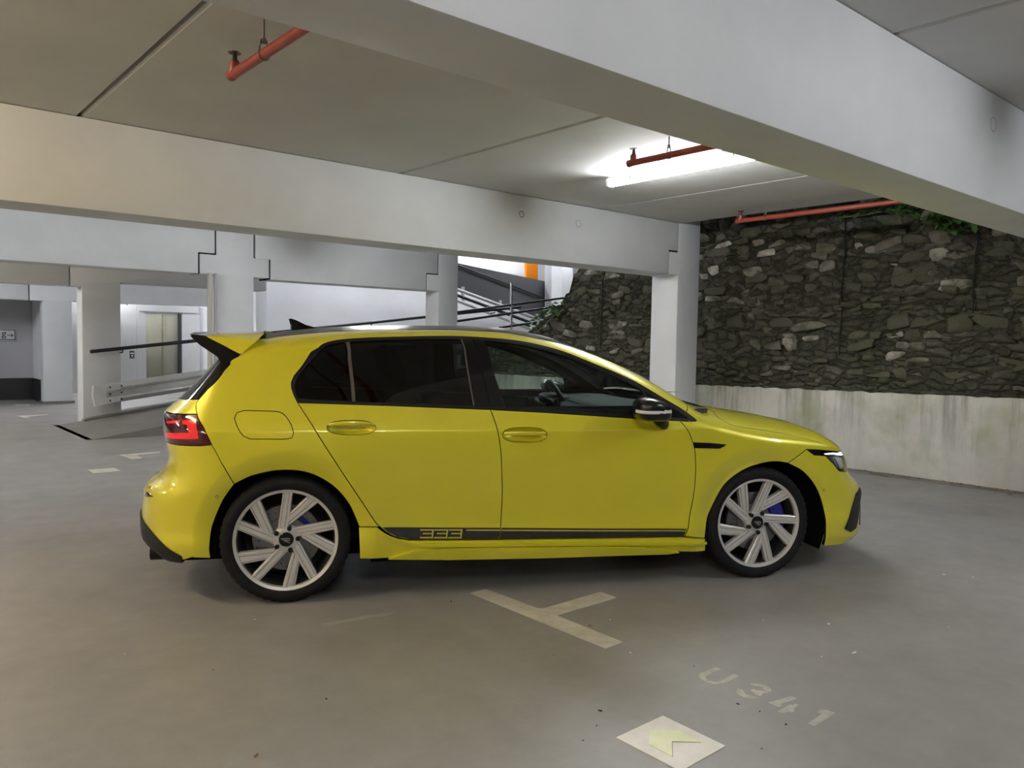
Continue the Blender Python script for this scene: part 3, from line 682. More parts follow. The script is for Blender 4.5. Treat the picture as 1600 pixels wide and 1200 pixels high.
panel('roof', [(q, vrail(q)) for q in np.linspace(-.13, 1.24, 40)]+[(q, vend(q)) for q in np.linspace(1.2, -.16, 40)], M['roofblack'], both='one', lip=.01)
panel('headliner', [(q, vrail(q)) for q in np.linspace(-.13, 1.24, 20)]+[(q, vend(q)) for q in np.linspace(1.2, -.16, 20)], M['plastic'], both='one', off=-.04, lip=0, step=.05)
# tail
panel('tailgate', dedupe(HATCH[-4:]+[(-.55, .951), (-.75, .945), (-1.0, .93), (-1.0, .70), (QR, .70), (QR, .992)]), M['paint'], both='one')
TL = dedupe(TAILE+[(-.45, .803), (-.60, .80), (-.727, .799), (-1.0, .795), (-1.0, .93), (-.75, .943), (-.55, .949)])
tls = panel('tail_light', TL, M['redlamp'], off=.001)
panel('light_element', P((286, 657), (306, 656.5), (311, 685.5), (262, 684), (259, 675), (296, 676), (293, 664), (286, 663)), M['redlit'], parents=tls, off=.004, lip=.003, gap=0, step=.012)
panel('light_bar', P((261, 658), (282, 657), (282, 661), (262, 662)), M['redlit'], parents=tls, off=.004, lip=.003, gap=0, step=.012)
rb_poly = dedupe([TAILE[-1]]+BSEAM[1:]+R_(RA_B)[1:]+P((300, 871))+[(-.6, .215), (-.8, .205), (QR, .205), (QR, .70), (-1.0, .70), (-1.0, .795), (-.727, .799), (-.60, .80), (-.45, .803)])
panel('rear_bumper', rb_poly, M['paint'], both='one')
panel('diffuser', cr(P((222, 806), (232, 823), (247, 841), (266, 859), (284, 869)))+[(-.55, .222), (-.8, .212), (QR, .212), (QR, .41)], M['plastic'], both='one', off=.008, gap=0)
panel('reflector', P((226.5, 767), (233, 770), (240, 776), (227, 775.5)), M['redlamp'], off=.003, gap=0, lip=.004, step=.01)
panel('rear_window', dedupe(P((372, 558), (350, 580), (325, 608), (312, 624))+[(-.8, 1.0), (QR, .995), (QR, 1.28), (-.5, 1.29)]), M['glass_dark'], both='one', off=-.003, lip=.01)
panel('boot_lining', [(-.31, 1.0), (-.6, .99), (QR, .97), (QR, .3), (-.5, .3), (-.45, .9)], M['inner'], both='one', off=-.05, lip=0, step=.05)
# spoiler: flank corners traced, carried straight across the car
def across(name, pts, mat, parent=None, tips=0.):
    r = [(on_s(px, py, s), s) for px, py, s in pts]; n = len(r); K = 13; bm = bmesh.new(); rows = []
    for k in range(K):
        u = -1+2*k/(K-1); rows.append([bm.verts.new((x-tips*(1-u*u), s*u, z+.02*(1-u*u))) for ((x, z), s) in r])
    for a, b_ in zip(rows, rows[1:]):
        for i in range(n): bm.faces.new((a[i], a[(i+1)%n], b_[(i+1)%n], b_[i]))
    for rw in (rows[0], rows[-1]):
        for tr in tessellate_polygon([[Vector((v.co.x, v.co.z, 0)) for v in rw]]): bm.faces.new([rw[i] for i in tr])
    return obj(name, auto(bm_mesh(name, bm), 30), mat, parent or CAR)
spo = across('spoiler', [(320, 525, .60), (352, 523.2, .58), (412, 521.5, .54), (403, 531, .64), (376, 553.5, .688)], M['paint'], tips=.03)
across('spoiler_lip', [(296.5, 522.8, .58), (302, 522.5, .59), (321, 524.5, .602), (332, 532, .62), (310, 533, .60)], M['gloss'], spo, tips=.03)
for sg in (1, -1):
    pts = [(297, 525, .585), (322, 526, .606), (350, 540, .655), (375.5, 554.5, .69), (350, 579.5, .738), (346, 568, .72), (339, 557, .70), (312, 539, .635)]
    bm = bmesh.new(); a = [bm.verts.new((on_s(px, py, s)[0], -s*sg, on_s(px, py, s)[1])) for px, py, s in pts]; b_ = [bm.verts.new((v.co.x+.01, v.co.y*.88, v.co.z)) for v in a]
    for tr in tessellate_polygon([[Vector((v.co.x, v.co.z, 0)) for v in a]]): bm.faces.new([a[i] for i in tr]); bm.faces.new([b_[i] for i in tr])
    for i in range(len(a)): bm.faces.new((a[i], a[(i+1)%len(a)], b_[(i+1)%len(a)], b_[i]))
    obj('spoiler_fin', bm_mesh('spoiler_fin', bm), M['gloss'], spo)
# --- side windows: black frame, panes, pillar trims
def sub(poly_top, x0, x1):  # part of the window arc between two q values
    return [p for p in poly_top if x0 <= p[0] <= x1]
WT = WTOP+WTIP[1:]+WTIP2[1:]
win_poly = dedupe(WT+R_(BELT_F)[1:]+R_(BELT_R)[1:-1])
def lerp_belt(px): return P((px, np.interp(px, [465, 600, 766, 980, 1062], [629, 633.5, 640, 653, 657.5])))[0]
# glass openings
QG = cr(P((466, 622), (461.5, 610), (461, 601), (465, 590), (480, 571), (499, 549), (509, 541), (521, 537), (538, 534.5)))+P((549, 626.5), (505, 624.5))
RG = P((547, 534), (600, 531), (660, 529.5), (719, 529.5), (730, 581), (739, 633), (650, 629.8), (555, 627))
FG = cr(P((755, 532), (790, 535), (835, 543.5), (885, 557.5), (935, 578), (985, 600), (1000, 608)))+P((1008, 622), (1013, 637), (1018, 649), (960, 646), (880, 641.5), (791, 636.5), (773, 585))
SG = P((1007, 611), (1030, 625), (1057, 641), (1075, 654), (1060, 652.5), (1024, 650))
frame = panel('window_frame', win_poly, M['trim'], holes=[QG, RG, FG, SG], off=-.001, lip=.012, gap=.002)
panel('quarter_glass', QG, M['glass_dark'], off=-.007, lip=0, gap=-.004)
panel('rear_door_glass', RG, M['glass_dark'], parents=RD, off=-.007, lip=0, gap=-.004)
panel('front_door_glass', FG, M['glass_clear'], parents=FD, off=-.007, lip=0, gap=-.004)
panel('sail_panel', SG, M['gloss'], off=-.004, lip=0, gap=-.004)
def strip(pts, w_, off, name, mat, parents=None, both='pair'):
    a = np.array(pts); d = np.gradient(a, axis=0); n = np.stack([-d[:, 1], d[:, 0]], 1); n /= np.linalg.norm(n, axis=1)[:, None]
    return panel(name, [tuple(x) for x in a+n*w_/2]+[tuple(x) for x in (a-n*w_/2)[::-1]], mat, parents=parents, both=both, off=off, lip=off+.004, gap=0, step=.012)
M['divider'] = simple('grey_divider', (.085, .075, .065), .45)
strip(P((543.5, 535), (546, 560), (551, 600), (553, 627)), .016, .003, 'window_divider', M['divider'])
strip(P((720.5, 530), (731, 581), (740.5, 633.5)), .007, .003, 'pillar_seal', M['divider'])
panel('pillar_cover', P((722, 530), (737, 530), (752, 582), (765, 636.5), (742, 635), (733, 583)), M['gloss'], off=.003, lip=.004, gap=.001)
panel('pillar_cover', P((738.5, 530), (753, 531), (771, 585), (789, 637.5), (767, 636.7), (753.5, 582)), M['gloss'], off=.003, lip=.004, gap=.001)
strip(P((466, 628), (600, 631.5), (690, 635), (764, 638)), .012, .004, 'belt_moulding', M['trim'], parents=RD)
strip(P((767, 638), (850, 642.5), (920, 647), (980, 651), (1030, 654), (1058, 655.5)), .012, .004, 'belt_moulding', M['trim'], parents=FD)
# --- sills
SKT = P((561, 823.5), (589, 823.5))+cr(P((589, 823.5), (600, 832), (618, 840.5), (640, 844.5)))[1:]+P((700, 844.3), (778, 843.6), (840, 842.7), (950, 841.4), (1070, 839.7), (1101, 841.5))
SKB = P((1101, 860), (1040, 861), (950, 863.5), (860, 866), (700, 869), (604, 871), (563, 872))
panel('side_sill', dedupe(SKT+SKB), M['paint'], off=.004, lip=.03, gap=.001)
panel('sill_blade', dedupe(cr(P((606, 870.5), (625, 864.5), (655, 858), (700, 855), (780, 853.5), (860, 852.5), (950, 852), (1010, 853.5), (1060, 860)))+P((1040, 862.5), (950, 865), (860, 868), (700, 871))), M['paint'], off=.026, lip=.026, gap=0)
panel('sill_ridge', dedupe(P((612, 838), (640, 848), (700, 848.5), (860, 846.5), (1101, 845), (1101, 849), (860, 851), (700, 853), (640, 852.5), (600, 836))), M['paint'], off=.018, lip=.016, gap=0)
# --- door stripes with the number
ST_R = P((597, 824), (690, 824.2), (781, 824.5), (779, 841), (640, 841.5))+P((620, 838.5), (606, 831.5))
panel('door_stripe', ST_R, M['decal'], parents=RD, off=.0028, lip=0, gap=0, step=.018)
panel('door_stripe', P((783.5, 824.6), (840, 825), (950, 825.8), (1073, 826.3), (1068.5, 837), (950, 838.8), (840, 840), (780, 841)), M['decal'], parents=FD, off=.0028, lip=0, gap=0, step=.018)
panel('stripe_line', P((728.5, 827.2), (781, 827.4), (781, 829.4), (728.5, 829.2)), M['decal_y'], parents=RD, off=.0046, lip=0, gap=0, step=.018)
panel('stripe_line', P((783.5, 827.5), (950, 828.2), (1072, 828.4), (1071.5, 830), (950, 830), (783.5, 829.6)), M['decal_y'], parents=FD, off=.0046, lip=0, gap=0, step=.018)
for k in range(3):
    d = None
    ox = 22.3*k
    for q in ([(656.5, 826.9), (678, 826.9), (677.6, 829), (656.1, 829)], [(660.5, 832.7), (676.4, 832.7), (676.1, 834.6), (660.2, 834.6)], [(656, 838.7), (676.8, 838.7), (676.4, 840.8), (655.6, 840.8)], [(675.3, 829), (677.6, 829), (676.4, 838.7), (674.3, 838.7)]):
        dd = panel_data(P(*[(a+ox, b_) for a, b_ in q]), off=.0046, lip=0, gap=0, step=.012); d = dd if d is None else joinvnf(d, dd)
    mk('stripe_digit', d, M['decal_y'], RD[0]); 
# --- small outside parts
panel('fender_vent', P((1083.5, 691), (1110, 692), (1135, 694.5), (1130, 698), (1124, 701), (1084.5, 700)), M['gloss'], off=.004, lip=.006, gap=0)
panel('bumper_intake', P((1319, 826), (1328, 831), (1337, 824.5), (1341, 800), (1344, 775), (1342, 762), (1337, 771), (1330, 795)), M['plastic'], off=.006, lip=.01, gap=0)
panel('lower_grille', [(3.42, .24), (QF, .24), (QF, .45), (3.45, .45)], M['plastic'], both='one', off=.006, lip=.01, gap=0)
for nm, c_, rr, par in (('parking_sensor', (339, 776), 2.6, None), ('parking_sensor', (233, 761), 2.2, None), ('parking_sensor', (1287.5, 766), 2.4, None)):
    poly = P(*[(c_[0]+rr*math.cos(a), c_[1]+rr*math.sin(a)) for a in np.linspace(0, 2*PI, 14, endpoint=False)])
    o = panel(nm, poly, M['trim'], both='right', off=.0012, lip=0, gap=0, step=.01)
    poly = P(*[(c_[0]+rr*.72*math.cos(a), c_[1]+rr*.72*math.sin(a)) for a in np.linspace(0, 2*PI, 14, endpoint=False)])
    panel('sensor_face', poly, M['paint'], o, both='right', off=.0022, lip=0, gap=0, step=.01)
# headlights
HLP = dedupe(HLTOP[::-1]+[(3.33, .708), (3.56, .70), (3.56, .63), (3.33, .598)]+R_(HLBOT)[:-1])
hls = panel('headlight', HLP, M['lens'], off=-.001, lip=0, gap=.001)
panel('lamp_housing', HLP, M['trim'], parents=hls, off=-.028, lip=0, gap=-.004)
panel('lamp_shroud', P((1261, 702.8), (1290, 704), (1309, 705), (1288, 709), (1291, 711.5), (1272, 710.3)), M['gloss'], parents=hls, off=-.003, lip=.02, gap=0)
panel('light_strip', P((1288, 708.5), (1305, 707.5), (1318, 708.2))+[(3.5, .69), (3.5, .682)]+P((1318, 710.6), (1304, 710), (1291, 710.4)), M['led'], parents=hls, off=-.004, lip=.006, gap=0, step=.012)
panel('reflector_bowl', P((1296, 716), (1303, 714), (1308, 722), (1313, 733), (1306, 728)), M['chrome'], parents=hls, off=-.012, lip=.01, gap=0)
panel('reflector_bowl', P((1306, 714), (1317, 715), (1320, 730), (1316, 733), (1310, 722)), M['whitelens'], parents=hls, off=-.010, lip=.01, gap=0)
panel('grille', [(3.56, .63), (QF, .63), (QF, .70), (3.56, .70)], M['gloss'], both='one', gap=.002)
panel('grille_lower_bar', [(3.33, .594), (3.56, .628), (QF, .628), (QF, .592), (3.45, .594)], M['paint'], both='one', gap=.001)
# door handles: recess and bar
def handle(loop, parents, px0, px1, py):
    L = np.array(resample(list(loop), .01)); n = nrm(L[:, 0], L[:, 1]); c_ = L.mean(0); v = []; nn = []; f = []
    rings = [(1., .001), (.95, .016), (.85, .034), (.4, .044), (.02, .045)]
    for sc_, dp in rings:
        q = c_+(L-c_)*sc_; N_ = nrm(q[:, 0], q[:, 1]); X = SL3(q[:, 0], q[:, 1])-dp*N_; v += [tuple(x) for x in X]
    k = len(L)
    for r in range(len(rings)-1):
        for i in range(k): j = (i+1)%k; f.append((r*k+i, r*k+j, (r+1)*k+j, (r+1)*k+i))
    for sg, par in ((1, parents[0]), (-1, parents[1])):
        me = mesh('handle_recess', [(a, b_*sg, c) for a, b_, c in v], f, True); obj('handle_recess', me, M['paint'], par)
    a = P((px0+2, py), (px1-2, py)); bm = bmesh.new(); K = 14; rr = []
    for i in range(K+1):
        u = i/K; q = (a[0][0]+(a[1][0]-a[0][0])*u, a[0][1]+(a[1][1]-a[0][1])*u); X = SL3(*q); N_ = nrm(np.array([q[0]]), np.array([q[1]]))[0]
        o_ = .028*math.sin(PI*u)**.5-.004; hh = .0115*(.55+.45*math.sin(PI*u)**.6)
        ring = []
        for (aa, bb) in [(math.cos(t_), math.sin(t_)) for t_ in np.linspace(0, 2*PI, 10, endpoint=False)]:
            aa, bb = math.copysign(abs(aa)**.5, aa), math.copysign(abs(bb)**.5, bb); ring.append(bm.verts.new(tuple(X+N_*(o_+.009*bb)+np.array([0, 0, 1])*hh*aa)))
        rr.append(ring)
    for A_, B_ in zip(rr, rr[1:]):
        for i in range(10): bm.faces.new((A_[i], A_[(i+1)%10], B_[(i+1)%10], B_[i]))
    bm.faces.new(rr[0]); bm.faces.new(rr[-1][::-1]); me = auto(bm_mesh('door_handle', bm), 40)
    obj('door_handle', me, M['paint'], parents[0]); me2 = me.copy(); me2.transform(Matrix.Diagonal((1, -1, 1, 1))); me2.flip_normals(); obj('door_handle', me2, M['paint'], parents[1])
handle(HANDR, RD, 511, 587, 664.5); handle(HANDF, FD, 785, 855, 677)
# mirrors
M['mirrorblack'] = simple('mirror_cap_black', (.008, .008, .009), .25, spec=.4)
def superell(bm, c_, r_, e1=.7, e2=.7, nu=20, nv=14, f=None):
    rings = []
    sp = lambda a, e: math.copysign(abs(a)**e, a)
    for j in range(nv+1):
        ph = -PI/2+PI*j/nv; ring = []
        for i in range(nu):
            th = 2*PI*i/nu; p = Vector((sp(math.cos(ph), e1)*sp(math.cos(th), e2), sp(math.cos(ph), e1)*sp(math.sin(th), e2), sp(math.sin(ph), e1)))
            if f: p = f(p)
            ring.append(bm.verts.new((c_[0]+p.x*r_[0], c_[1]+p.y*r_[1], c_[2]+p.z*r_[2])))
        rings.append(ring)
    for a, b_ in zip(rings, rings[1:]):
        for i in range(nu): bm.faces.new((a[i], a[(i+1)%nu], b_[(i+1)%nu], b_[i]))
    bmesh.ops.remove_doubles(bm, verts=bm.verts[:], dist=1e-5)
mx0, mz0 = on_s(994, 640, .99); mx1, mz1 = on_s(1047, 640, .99); _, mzt = on_s(1010, 621.5, .99); _, mzb = on_s(1010, 658, .99)
for sg in (1, -1):
    mc = ((mx0+mx1)/2, -.985*sg, (mzt+mzb)/2)
    def fm(p):
        k = .62+.38*(1-max(p.x, -.2))/1.2 if p.x > -.2 else 1.
        return Vector((p.x, p.y*k, p.z*(k if p.z > 0 else (.8+.2*k))-.16*max(p.x, 0)))
    bm = bmesh.new(); superell(bm, mc, ((mx1-mx0)/2, .105, (mzt-mzb)/2), .6, .55, 28, 18, fm)
    mi = obj('side_mirror', bm_mesh('side_mirror', bm, True), M['mirrorblack'], CAR)
    bm = bmesh.new(); x_, z_ = on_s(1037, 664, .93); x0_, z0_ = on_s(1024, 655, .95)
    tube_bm(bm, [(x0_, -.97*sg, z0_+.02), (x0_+.035, -.935*sg, z0_-.012), (x_+.015, -.90*sg, z_-.004), (x_+.045, -.845*sg, z_+.002)], [.036, .032, .026, .024], 14)
    obj('mirror_foot', bm_mesh('mirror_foot', bm, True), M['plastic'], mi)
    bm = bmesh.new(); superell(bm, mc, ((mx1-mx0)/2*1.012, .105*1.015, (mzt-mzb)/2*1.01), .6, .55, 60, 90, fm)
    zl, zh = on_s(1010, 646.5, 1.08)[1], on_s(1010, 641.5, 1.08)[1]
    bmesh.ops.delete(bm, geom=[f_ for f_ in bm.faces if not (zl < f_.calc_center_median().z < zh and f_.calc_center_median().y*-sg > .99 and f_.calc_center_median().x < mx1-.012)], context='FACES')
    obj('indicator_strip', bm_mesh('indicator_strip', bm), M['whitelens'], mi)
# shark-fin aerial
fx = [on_s(px, py, .0) for px, py in ((451, 498.5), (454, 497.5), (462, 500.5), (475, 507), (492, 511.5), (495, 514.5), (453.5, 517.5), (454, 508))]
bm = bmesh.new(); mid = [bm.verts.new((x, 0, z)) for x, z in fx]; rows = []
for sg in (1, -1): rows.append([bm.verts.new((x+.01, sg*float(np.interp(z, [fx[6][1], fx[0][1]], [.038, .008])), z-.002)) for x, z in fx])
for rw, sg in zip(rows, (1, -1)):
    for i in range(len(fx)): bm.faces.new((mid[i], mid[(i+1)%len(fx)], rw[(i+1)%len(fx)], rw[i]))
    for tr in tessellate_polygon([[Vector((v.co.x, v.co.z, 0)) for v in rw]]): bm.faces.new([rw[i] for i in tr])
obj('aerial_fin', auto(bm_mesh('aerial_fin', bm), 60), M['gloss'], CAR)
# underside, arches, exhaust
bm = bmesh.new(); bbox(bm, -.55, 3.30, -.60, .60, .17, .34); obj('underbody', bm_mesh('underbody', bm), M['inner'], CAR)
for sy in (-.71, .71): bm = bmesh.new(); bbox(bm, .42, 2.20, sy-.11, sy+.11, .18, .32); obj('sill_underside', bm_mesh('sill_underside', bm), M['inner'], CAR)
for cx in (0.01, 2.635):
    for sg in (1, -1):
        bm = bmesh.new(); n = 28; R0 = .385 if cx < 1 else .408; A = np.linspace(-.15 if cx < 1 else -.42, PI+.12, n); r1 = [bm.verts.new((cx+R0*math.cos(a), -.853*sg, .318+R0*math.sin(a))) for a in A]; r2 = [bm.verts.new((cx+R0*math.cos(a), -.56*sg, .318+R0*math.sin(a))) for a in A]; cc = bm.verts.new((cx, -.56*sg, .3))
        for i in range(n-1): bm.faces.new((r1[i], r1[i+1], r2[i+1], r2[i])); bm.faces.new((r2[i], r2[i+1], cc))
        obj('arch_liner', bm_mesh('arch_liner', bm, True), M['inner'], CAR)
for sy in (-.62, -.48, .48, .62):
    bm = bmesh.new(); lathe_bm(bm, [(.030, .10), (.038, .1), (.040, -.08), (.034, -.08), (.034, .09)], 24); o = obj('exhaust_pipe', auto(bm_mesh('exhaust_pipe', bm)), M['trim'], CAR); o.location = (-.60, sy, .225); o.rotation_euler = (0, 0, -PI/2)
# --- wheels
RW = .25
def spoke_bar(bm, p0, p1, w0, w1, y0, y1, h):
    p0 = Vector((p0[0], 0, p0[1])); p1 = Vector((p1[0], 0, p1[1])); d = (p1-p0).normalized(); sd = Vector((-d.z, 0, d.x))
    cs = [(-.5, h), (-.47, .003), (-.40, 0), (-.22, 0), (-.20, .007), (-.14, .007), (-.12, 0), (.26, 0), (.28, .007), (.34, .007), (.36, 0), (.47, .003), (.5, h)]
    rings = []
    for p, w_, y in ((p0, w0, y0), (p0.lerp(p1, .5), (w0+w1)/2, (y0+y1)/2-.002), (p1, w1, y1)): rings.append([bm.verts.new(p+sd*w_*a+Vector((0, y+b_, 0))) for a, b_ in cs])
    for A_, B_ in zip(rings, rings[1:]):
        for i in range(len(cs)-1): bm.faces.new((A_[i], A_[i+1], B_[i+1], B_[i]))
    bm.faces.new(rings[0]); bm.faces.new(rings[-1][::-1])
W = {}
bm = bmesh.new(); lathe_bm(bm, [(.232, .20), (.236, .05), (.238, .010), (.241, .001), (.2555, -.004), (.2565, .004), (.252, .02), (.245, .2), (.232, .20)], 96); W['wheel'] = auto(bm_mesh('wheel', bm), 50); W['wheel'].materials.append(M['alloy'])
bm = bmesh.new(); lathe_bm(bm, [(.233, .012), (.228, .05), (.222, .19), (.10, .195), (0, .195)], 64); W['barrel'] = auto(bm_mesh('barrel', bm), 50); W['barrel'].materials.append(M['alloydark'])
# tyre: sidewall rings, shoulder blocks
n = 144; rings = []
prof = [(.246, .03), (.2555, .004), (.258, -.006), (.270, -.0125), (.285, -.015), (.299, -.012), (.3105, -.002), (.3165, .008), (.3205, .022), (.3215, .05), (.3215, .11), (.3215, .18), (.3205, .205), (.31, .228), (.285, .238), (.25, .22)]
bm = bmesh.new()
for r, y in prof:
    ring = []
    for k in range(n):
        rr = r
        if .309 < r and k % 3 == 0: rr -= .0045
        ring.append(bm.verts.new((rr*math.cos(2*PI*k/n), y, rr*math.sin(2*PI*k/n))))
    rings.append(ring)
for A_, B_ in zip(rings, rings[1:]):
    for k in range(n): bm.faces.new((A_[k], A_[(k+1)%n], B_[(k+1)%n], B_[k]))
W['tyre'] = auto(bm_mesh('tyre', bm), 40); W['tyre'].materials.append(M['rubber'])
bm = bmesh.new(); u = RW/315
spoke_bar(bm, (-24*u, 48*u), (11*u, 308*u), 64*u, 62*u, .022, .004, .03)
me = bm_mesh('spoke', bm); auto(me, 30); me.materials.append(M['alloy']); W['spoke'] = me
bm = bmesh.new(); spoke_bar(bm, (2*u, 112*u), (168*u, 258*u), 58*u, 80*u, .0175, .0055, .03); me = bm_mesh('spoke_branch', bm); auto(me, 30); me.materials.append(M['alloy']); W['branch'] = me
bm = bmesh.new(); lathe_bm(bm, [(.070, .05), (.067, .026), (.060, .0205), (.036, .019), (.036, .03)], 40); W['hub'] = auto(bm_mesh('hub', bm)); W['hub'].materials.append(M['alloy'])
bm = bmesh.new(); lathe_bm(bm, [(.036, .03), (.036, .012), (.033, .009), (0, .008)], 32); W['cap'] = auto(bm_mesh('hub_cap', bm)); W['cap'].materials.append(M['gloss'])
bm = bmesh.new()
def flat_ribbon(bm, pts, w_, y):
    pts = [Vector((a, 0, b_)) for a, b_ in pts]; prev = None
    for i, p in enumerate(pts):
        d = (pts[min(i+1, len(pts)-1)]-pts[max(i-1, 0)]).normalized(); sd = Vector((-d.z, 0, d.x)); cur = [bm.verts.new(p+sd*w_/2+Vector((0, y, 0))), bm.verts.new(p-sd*w_/2+Vector((0, y, 0)))]
        if prev: bm.faces.new((prev[0], cur[0], cur[1], prev[1]))
        prev = cur
flat_ribbon(bm, [(-.024, .006), (.010, .007), (.018, .0035), (.017, -.002), (.010, -.004), (-.012, -.004)], .0036, .0074)
flat_ribbon(bm, [(-.012, -.0045), (.004, -.011), (.018, -.016)], .0034, .0074); flat_ribbon(bm, [(-.020, -.0005), (.008, .0005)], .0022, .0074)
W['badge'] = bm_mesh('badge', bm); W['badge'].materials.append(M['silver'])
bm = bmesh.new(); lathe_bm(bm, [(.0115, .03), (.0115, .008), (.009, .006), (0, .006)], 12); W['bolt'] = auto(bm_mesh('wheel_bolt', bm)); W['bolt'].materials.append(M['trim'])
bm = bmesh.new(); lathe_bm(bm, [(.055, .07), (.06, .05), (.105, .05), (.105, .062), (.168, .062), (.168, .085), (.055, .085)], 64); W['disc'] = auto(bm_mesh('brake_disc', bm)); W['disc'].materials.append(M['disc'])
bm = bmesh.new()
for k in range(30):
    a = 2*PI*k/30; rr = (.122, .137, .152)[k % 3]; c_ = Vector((rr*math.cos(a), .0615, rr*math.sin(a))); vs_ = [bm.verts.new(c_+Vector((.0035*math.cos(t_), 0, .0035*math.sin(t_)))) for t_ in np.linspace(0, 2*PI, 8, endpoint=False)]; bm.faces.new(vs_)
W['holes'] = bm_mesh('disc_holes', bm); W['holes'].materials.append(M['inner'])
bm = bmesh.new(); A = np.linspace(-.5, .62, 12)
pr = [bm.verts.new((0, 0, 0)) for _ in range(0)]
rows = []
for a in A:
    e_ = 1-abs((a-.06)/.56)**4*.35; ring = []
    for r, y in ((.108, .05), (.112, .036), (.13, .030+.004*(1-e_)), (.178*(.94+.06*e_), .032), (.19*(.94+.06*e_), .045), (.19*(.94+.06*e_), .11), (.108, .11)): ring.append(bm.verts.new((r*math.cos(a), y, r*math.sin(a))))
    rows.append(ring)
for A_, B_ in zip(rows, rows[1:]):
    for i in range(7): bm.faces.new((A_[i], A_[(i+1)%7], B_[(i+1)%7], B_[i]))
bm.faces.new(rows[0]); bm.faces.new(rows[-1][::-1])
W['caliper'] = auto(bm_mesh('brake_caliper', bm), 40); W['caliper'].materials.append(M['blue'])
bm = bmesh.new(); tube_bm(bm, [(.228, .02, -.10), (.215, .012, -.094)], [.004, .003], 8); W['valve'] = bm_mesh('valve', bm); W['valve'].materials.append(M['trim'])
def wheel(x, sg, rot, cal):
    o = obj('wheel', W['wheel'], None, CAR); o.location = (x, -.862*sg, .3215); o.rotation_euler = (0, 0, 0 if sg > 0 else PI)
    def add(nm, key, a=0.): c_ = obj(nm, W[key], None, o); c_.rotation_euler = (0, a, 0); return c_
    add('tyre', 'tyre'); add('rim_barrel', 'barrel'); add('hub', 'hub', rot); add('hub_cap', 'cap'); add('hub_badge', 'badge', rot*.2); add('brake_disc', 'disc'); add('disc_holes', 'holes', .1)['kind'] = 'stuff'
    c_ = add('brake_caliper', 'caliper', -cal if sg > 0 else PI+cal)
    if x < 1: c_.scale = (.74, 1, .74); c_.location.y = .03
    add('valve', 'valve', rot)
    for k in range(5):
        a = rot+2*PI*k/5; add('spoke', 'spoke', a); add('spoke_branch', 'branch', a)
        bt = add('wheel_bolt', 'bolt'); ang = math.radians(74)-rot+2*PI*k/5; bt.location = (.057*math.cos(ang), 0, .057*math.sin(ang))
for sg in (1, -1): wheel(0.0, sg, 0., .42); wheel(2.607, sg, math.radians(14), .20)
# --- cabin
bm = bmesh.new(); bbox(bm, .1, 2.3, -.78, .78, .30, .33); obj('cabin_floor', bm_mesh('cabin_floor', bm), M['inner'], CAR)
def seat(x, y, name='front_seat'):
    r = empty(name, (x, y, 0), 0, CAR)
    def soft(nm, mat, pts):
        bm = bmesh.new()
        for args in pts: superell(bm, *args)
        return obj(nm, bm_mesh(nm, bm, True), M[mat], r)
    soft('cushion', 'seat', [((0.02, 0, .47), (.27, .25, .10), .5, .5)])
    o = soft('backrest', 'seat', [((0, 0, .32), (.085, .25, .36), .55, .5)]); o.location = (-.23, 0, .46); o.rotation_euler = (0, -.36, 0)
    o = soft('headrest', 'seat', [((0, 0, .78), (.055, .14, .105), .55, .5)]); o.location = (-.23, 0, .46); o.rotation_euler = (0, -.36, 0)
    return r
seat(1.06, -.37); seat(1.06, .37)
bm = bmesh.new(); superell(bm, (.20, 0, .47), (.27, .66, .11), .5, .35); obj('rear_bench', bm_mesh('rear_bench', bm, True), M['seat'], CAR)
bm = bmesh.new(); superell(bm, (0, 0, .34), (.09, .66, .36), .5, .35); o = obj('rear_backrest', bm_mesh('rear_backrest', bm, True), M['seat'], CAR); o.location = (-.03, 0, .46); o.rotation_euler = (0, -.33, 0)
for y in (-.36, .36):
    bm = bmesh.new(); superell(bm, (-.32, y, 1.13), (.055, .13, .09), .55, .5); obj('rear_headrest', bm_mesh('rear_headrest', bm, True), M['seat'], CAR)
bm = bmesh.new(); prism_bm(bm, [(1.62, .60), (1.60, .78), (1.66, .915), (1.78, .955), (2.05, .965), (2.28, .95), (2.28, .5), (1.8, .45)], lambda p: (p[0], -.76, p[1]), lambda p: (p[0], .76, p[1]))
bmesh.ops.dissolve_limit(bm, angle_limit=.01, verts=bm.verts[:], edges=bm.edges[:]); bmesh.ops.bevel(bm, geom=bm.edges[:], offset=.025, segments=3, affect='EDGES'); dsh = obj('dashboard', auto(bm_mesh('dashboard', bm), 40), M['dash'], CAR)
bm = bmesh.new(); superell(bm, (1.72, .37, .945), (.09, .17, .04), .6, .6); obj('instrument_hood', bm_mesh('instrument_hood', bm, True), M['plastic'], dsh)
bm = bmesh.new(); bbox(bm, 1.60, 1.63, -.12, .14, .84, .97, .008); obj('centre_screen', auto(bm_mesh('centre_screen', bm)), M['gloss'], dsh)
for y in (-.69, -.28): 
    bm = bmesh.new(); bbox(bm, 1.592, 1.615, y-.06, y+.06, .80, .88, .01); obj('air_vent', auto(bm_mesh('air_vent', bm)), M['gloss'], dsh)
bm = bmesh.new(); bbox(bm, 1.588, 1.612, -.70, -.14, .765, .785, .004); obj('trim_strip', auto(bm_mesh('trim_strip', bm)), M['silver'], dsh)
sx_, sz_ = on_s(873, 622, -.37)
sw = empty('steering_wheel', (sx_, .37, sz_-.05), 0, CAR); sw.rotation_euler = (0, -.42, 0)
bm = bmesh.new(); A = np.linspace(0, 2*PI, 40); tube_bm(bm, [(0, .178*math.cos(a), .178*math.sin(a)*(1 if math.sin(a) > -.8 else .93)) for a in A], .017, 10, False); obj('wheel_rim', bm_mesh('wheel_rim', bm, True), M['trim'], sw)
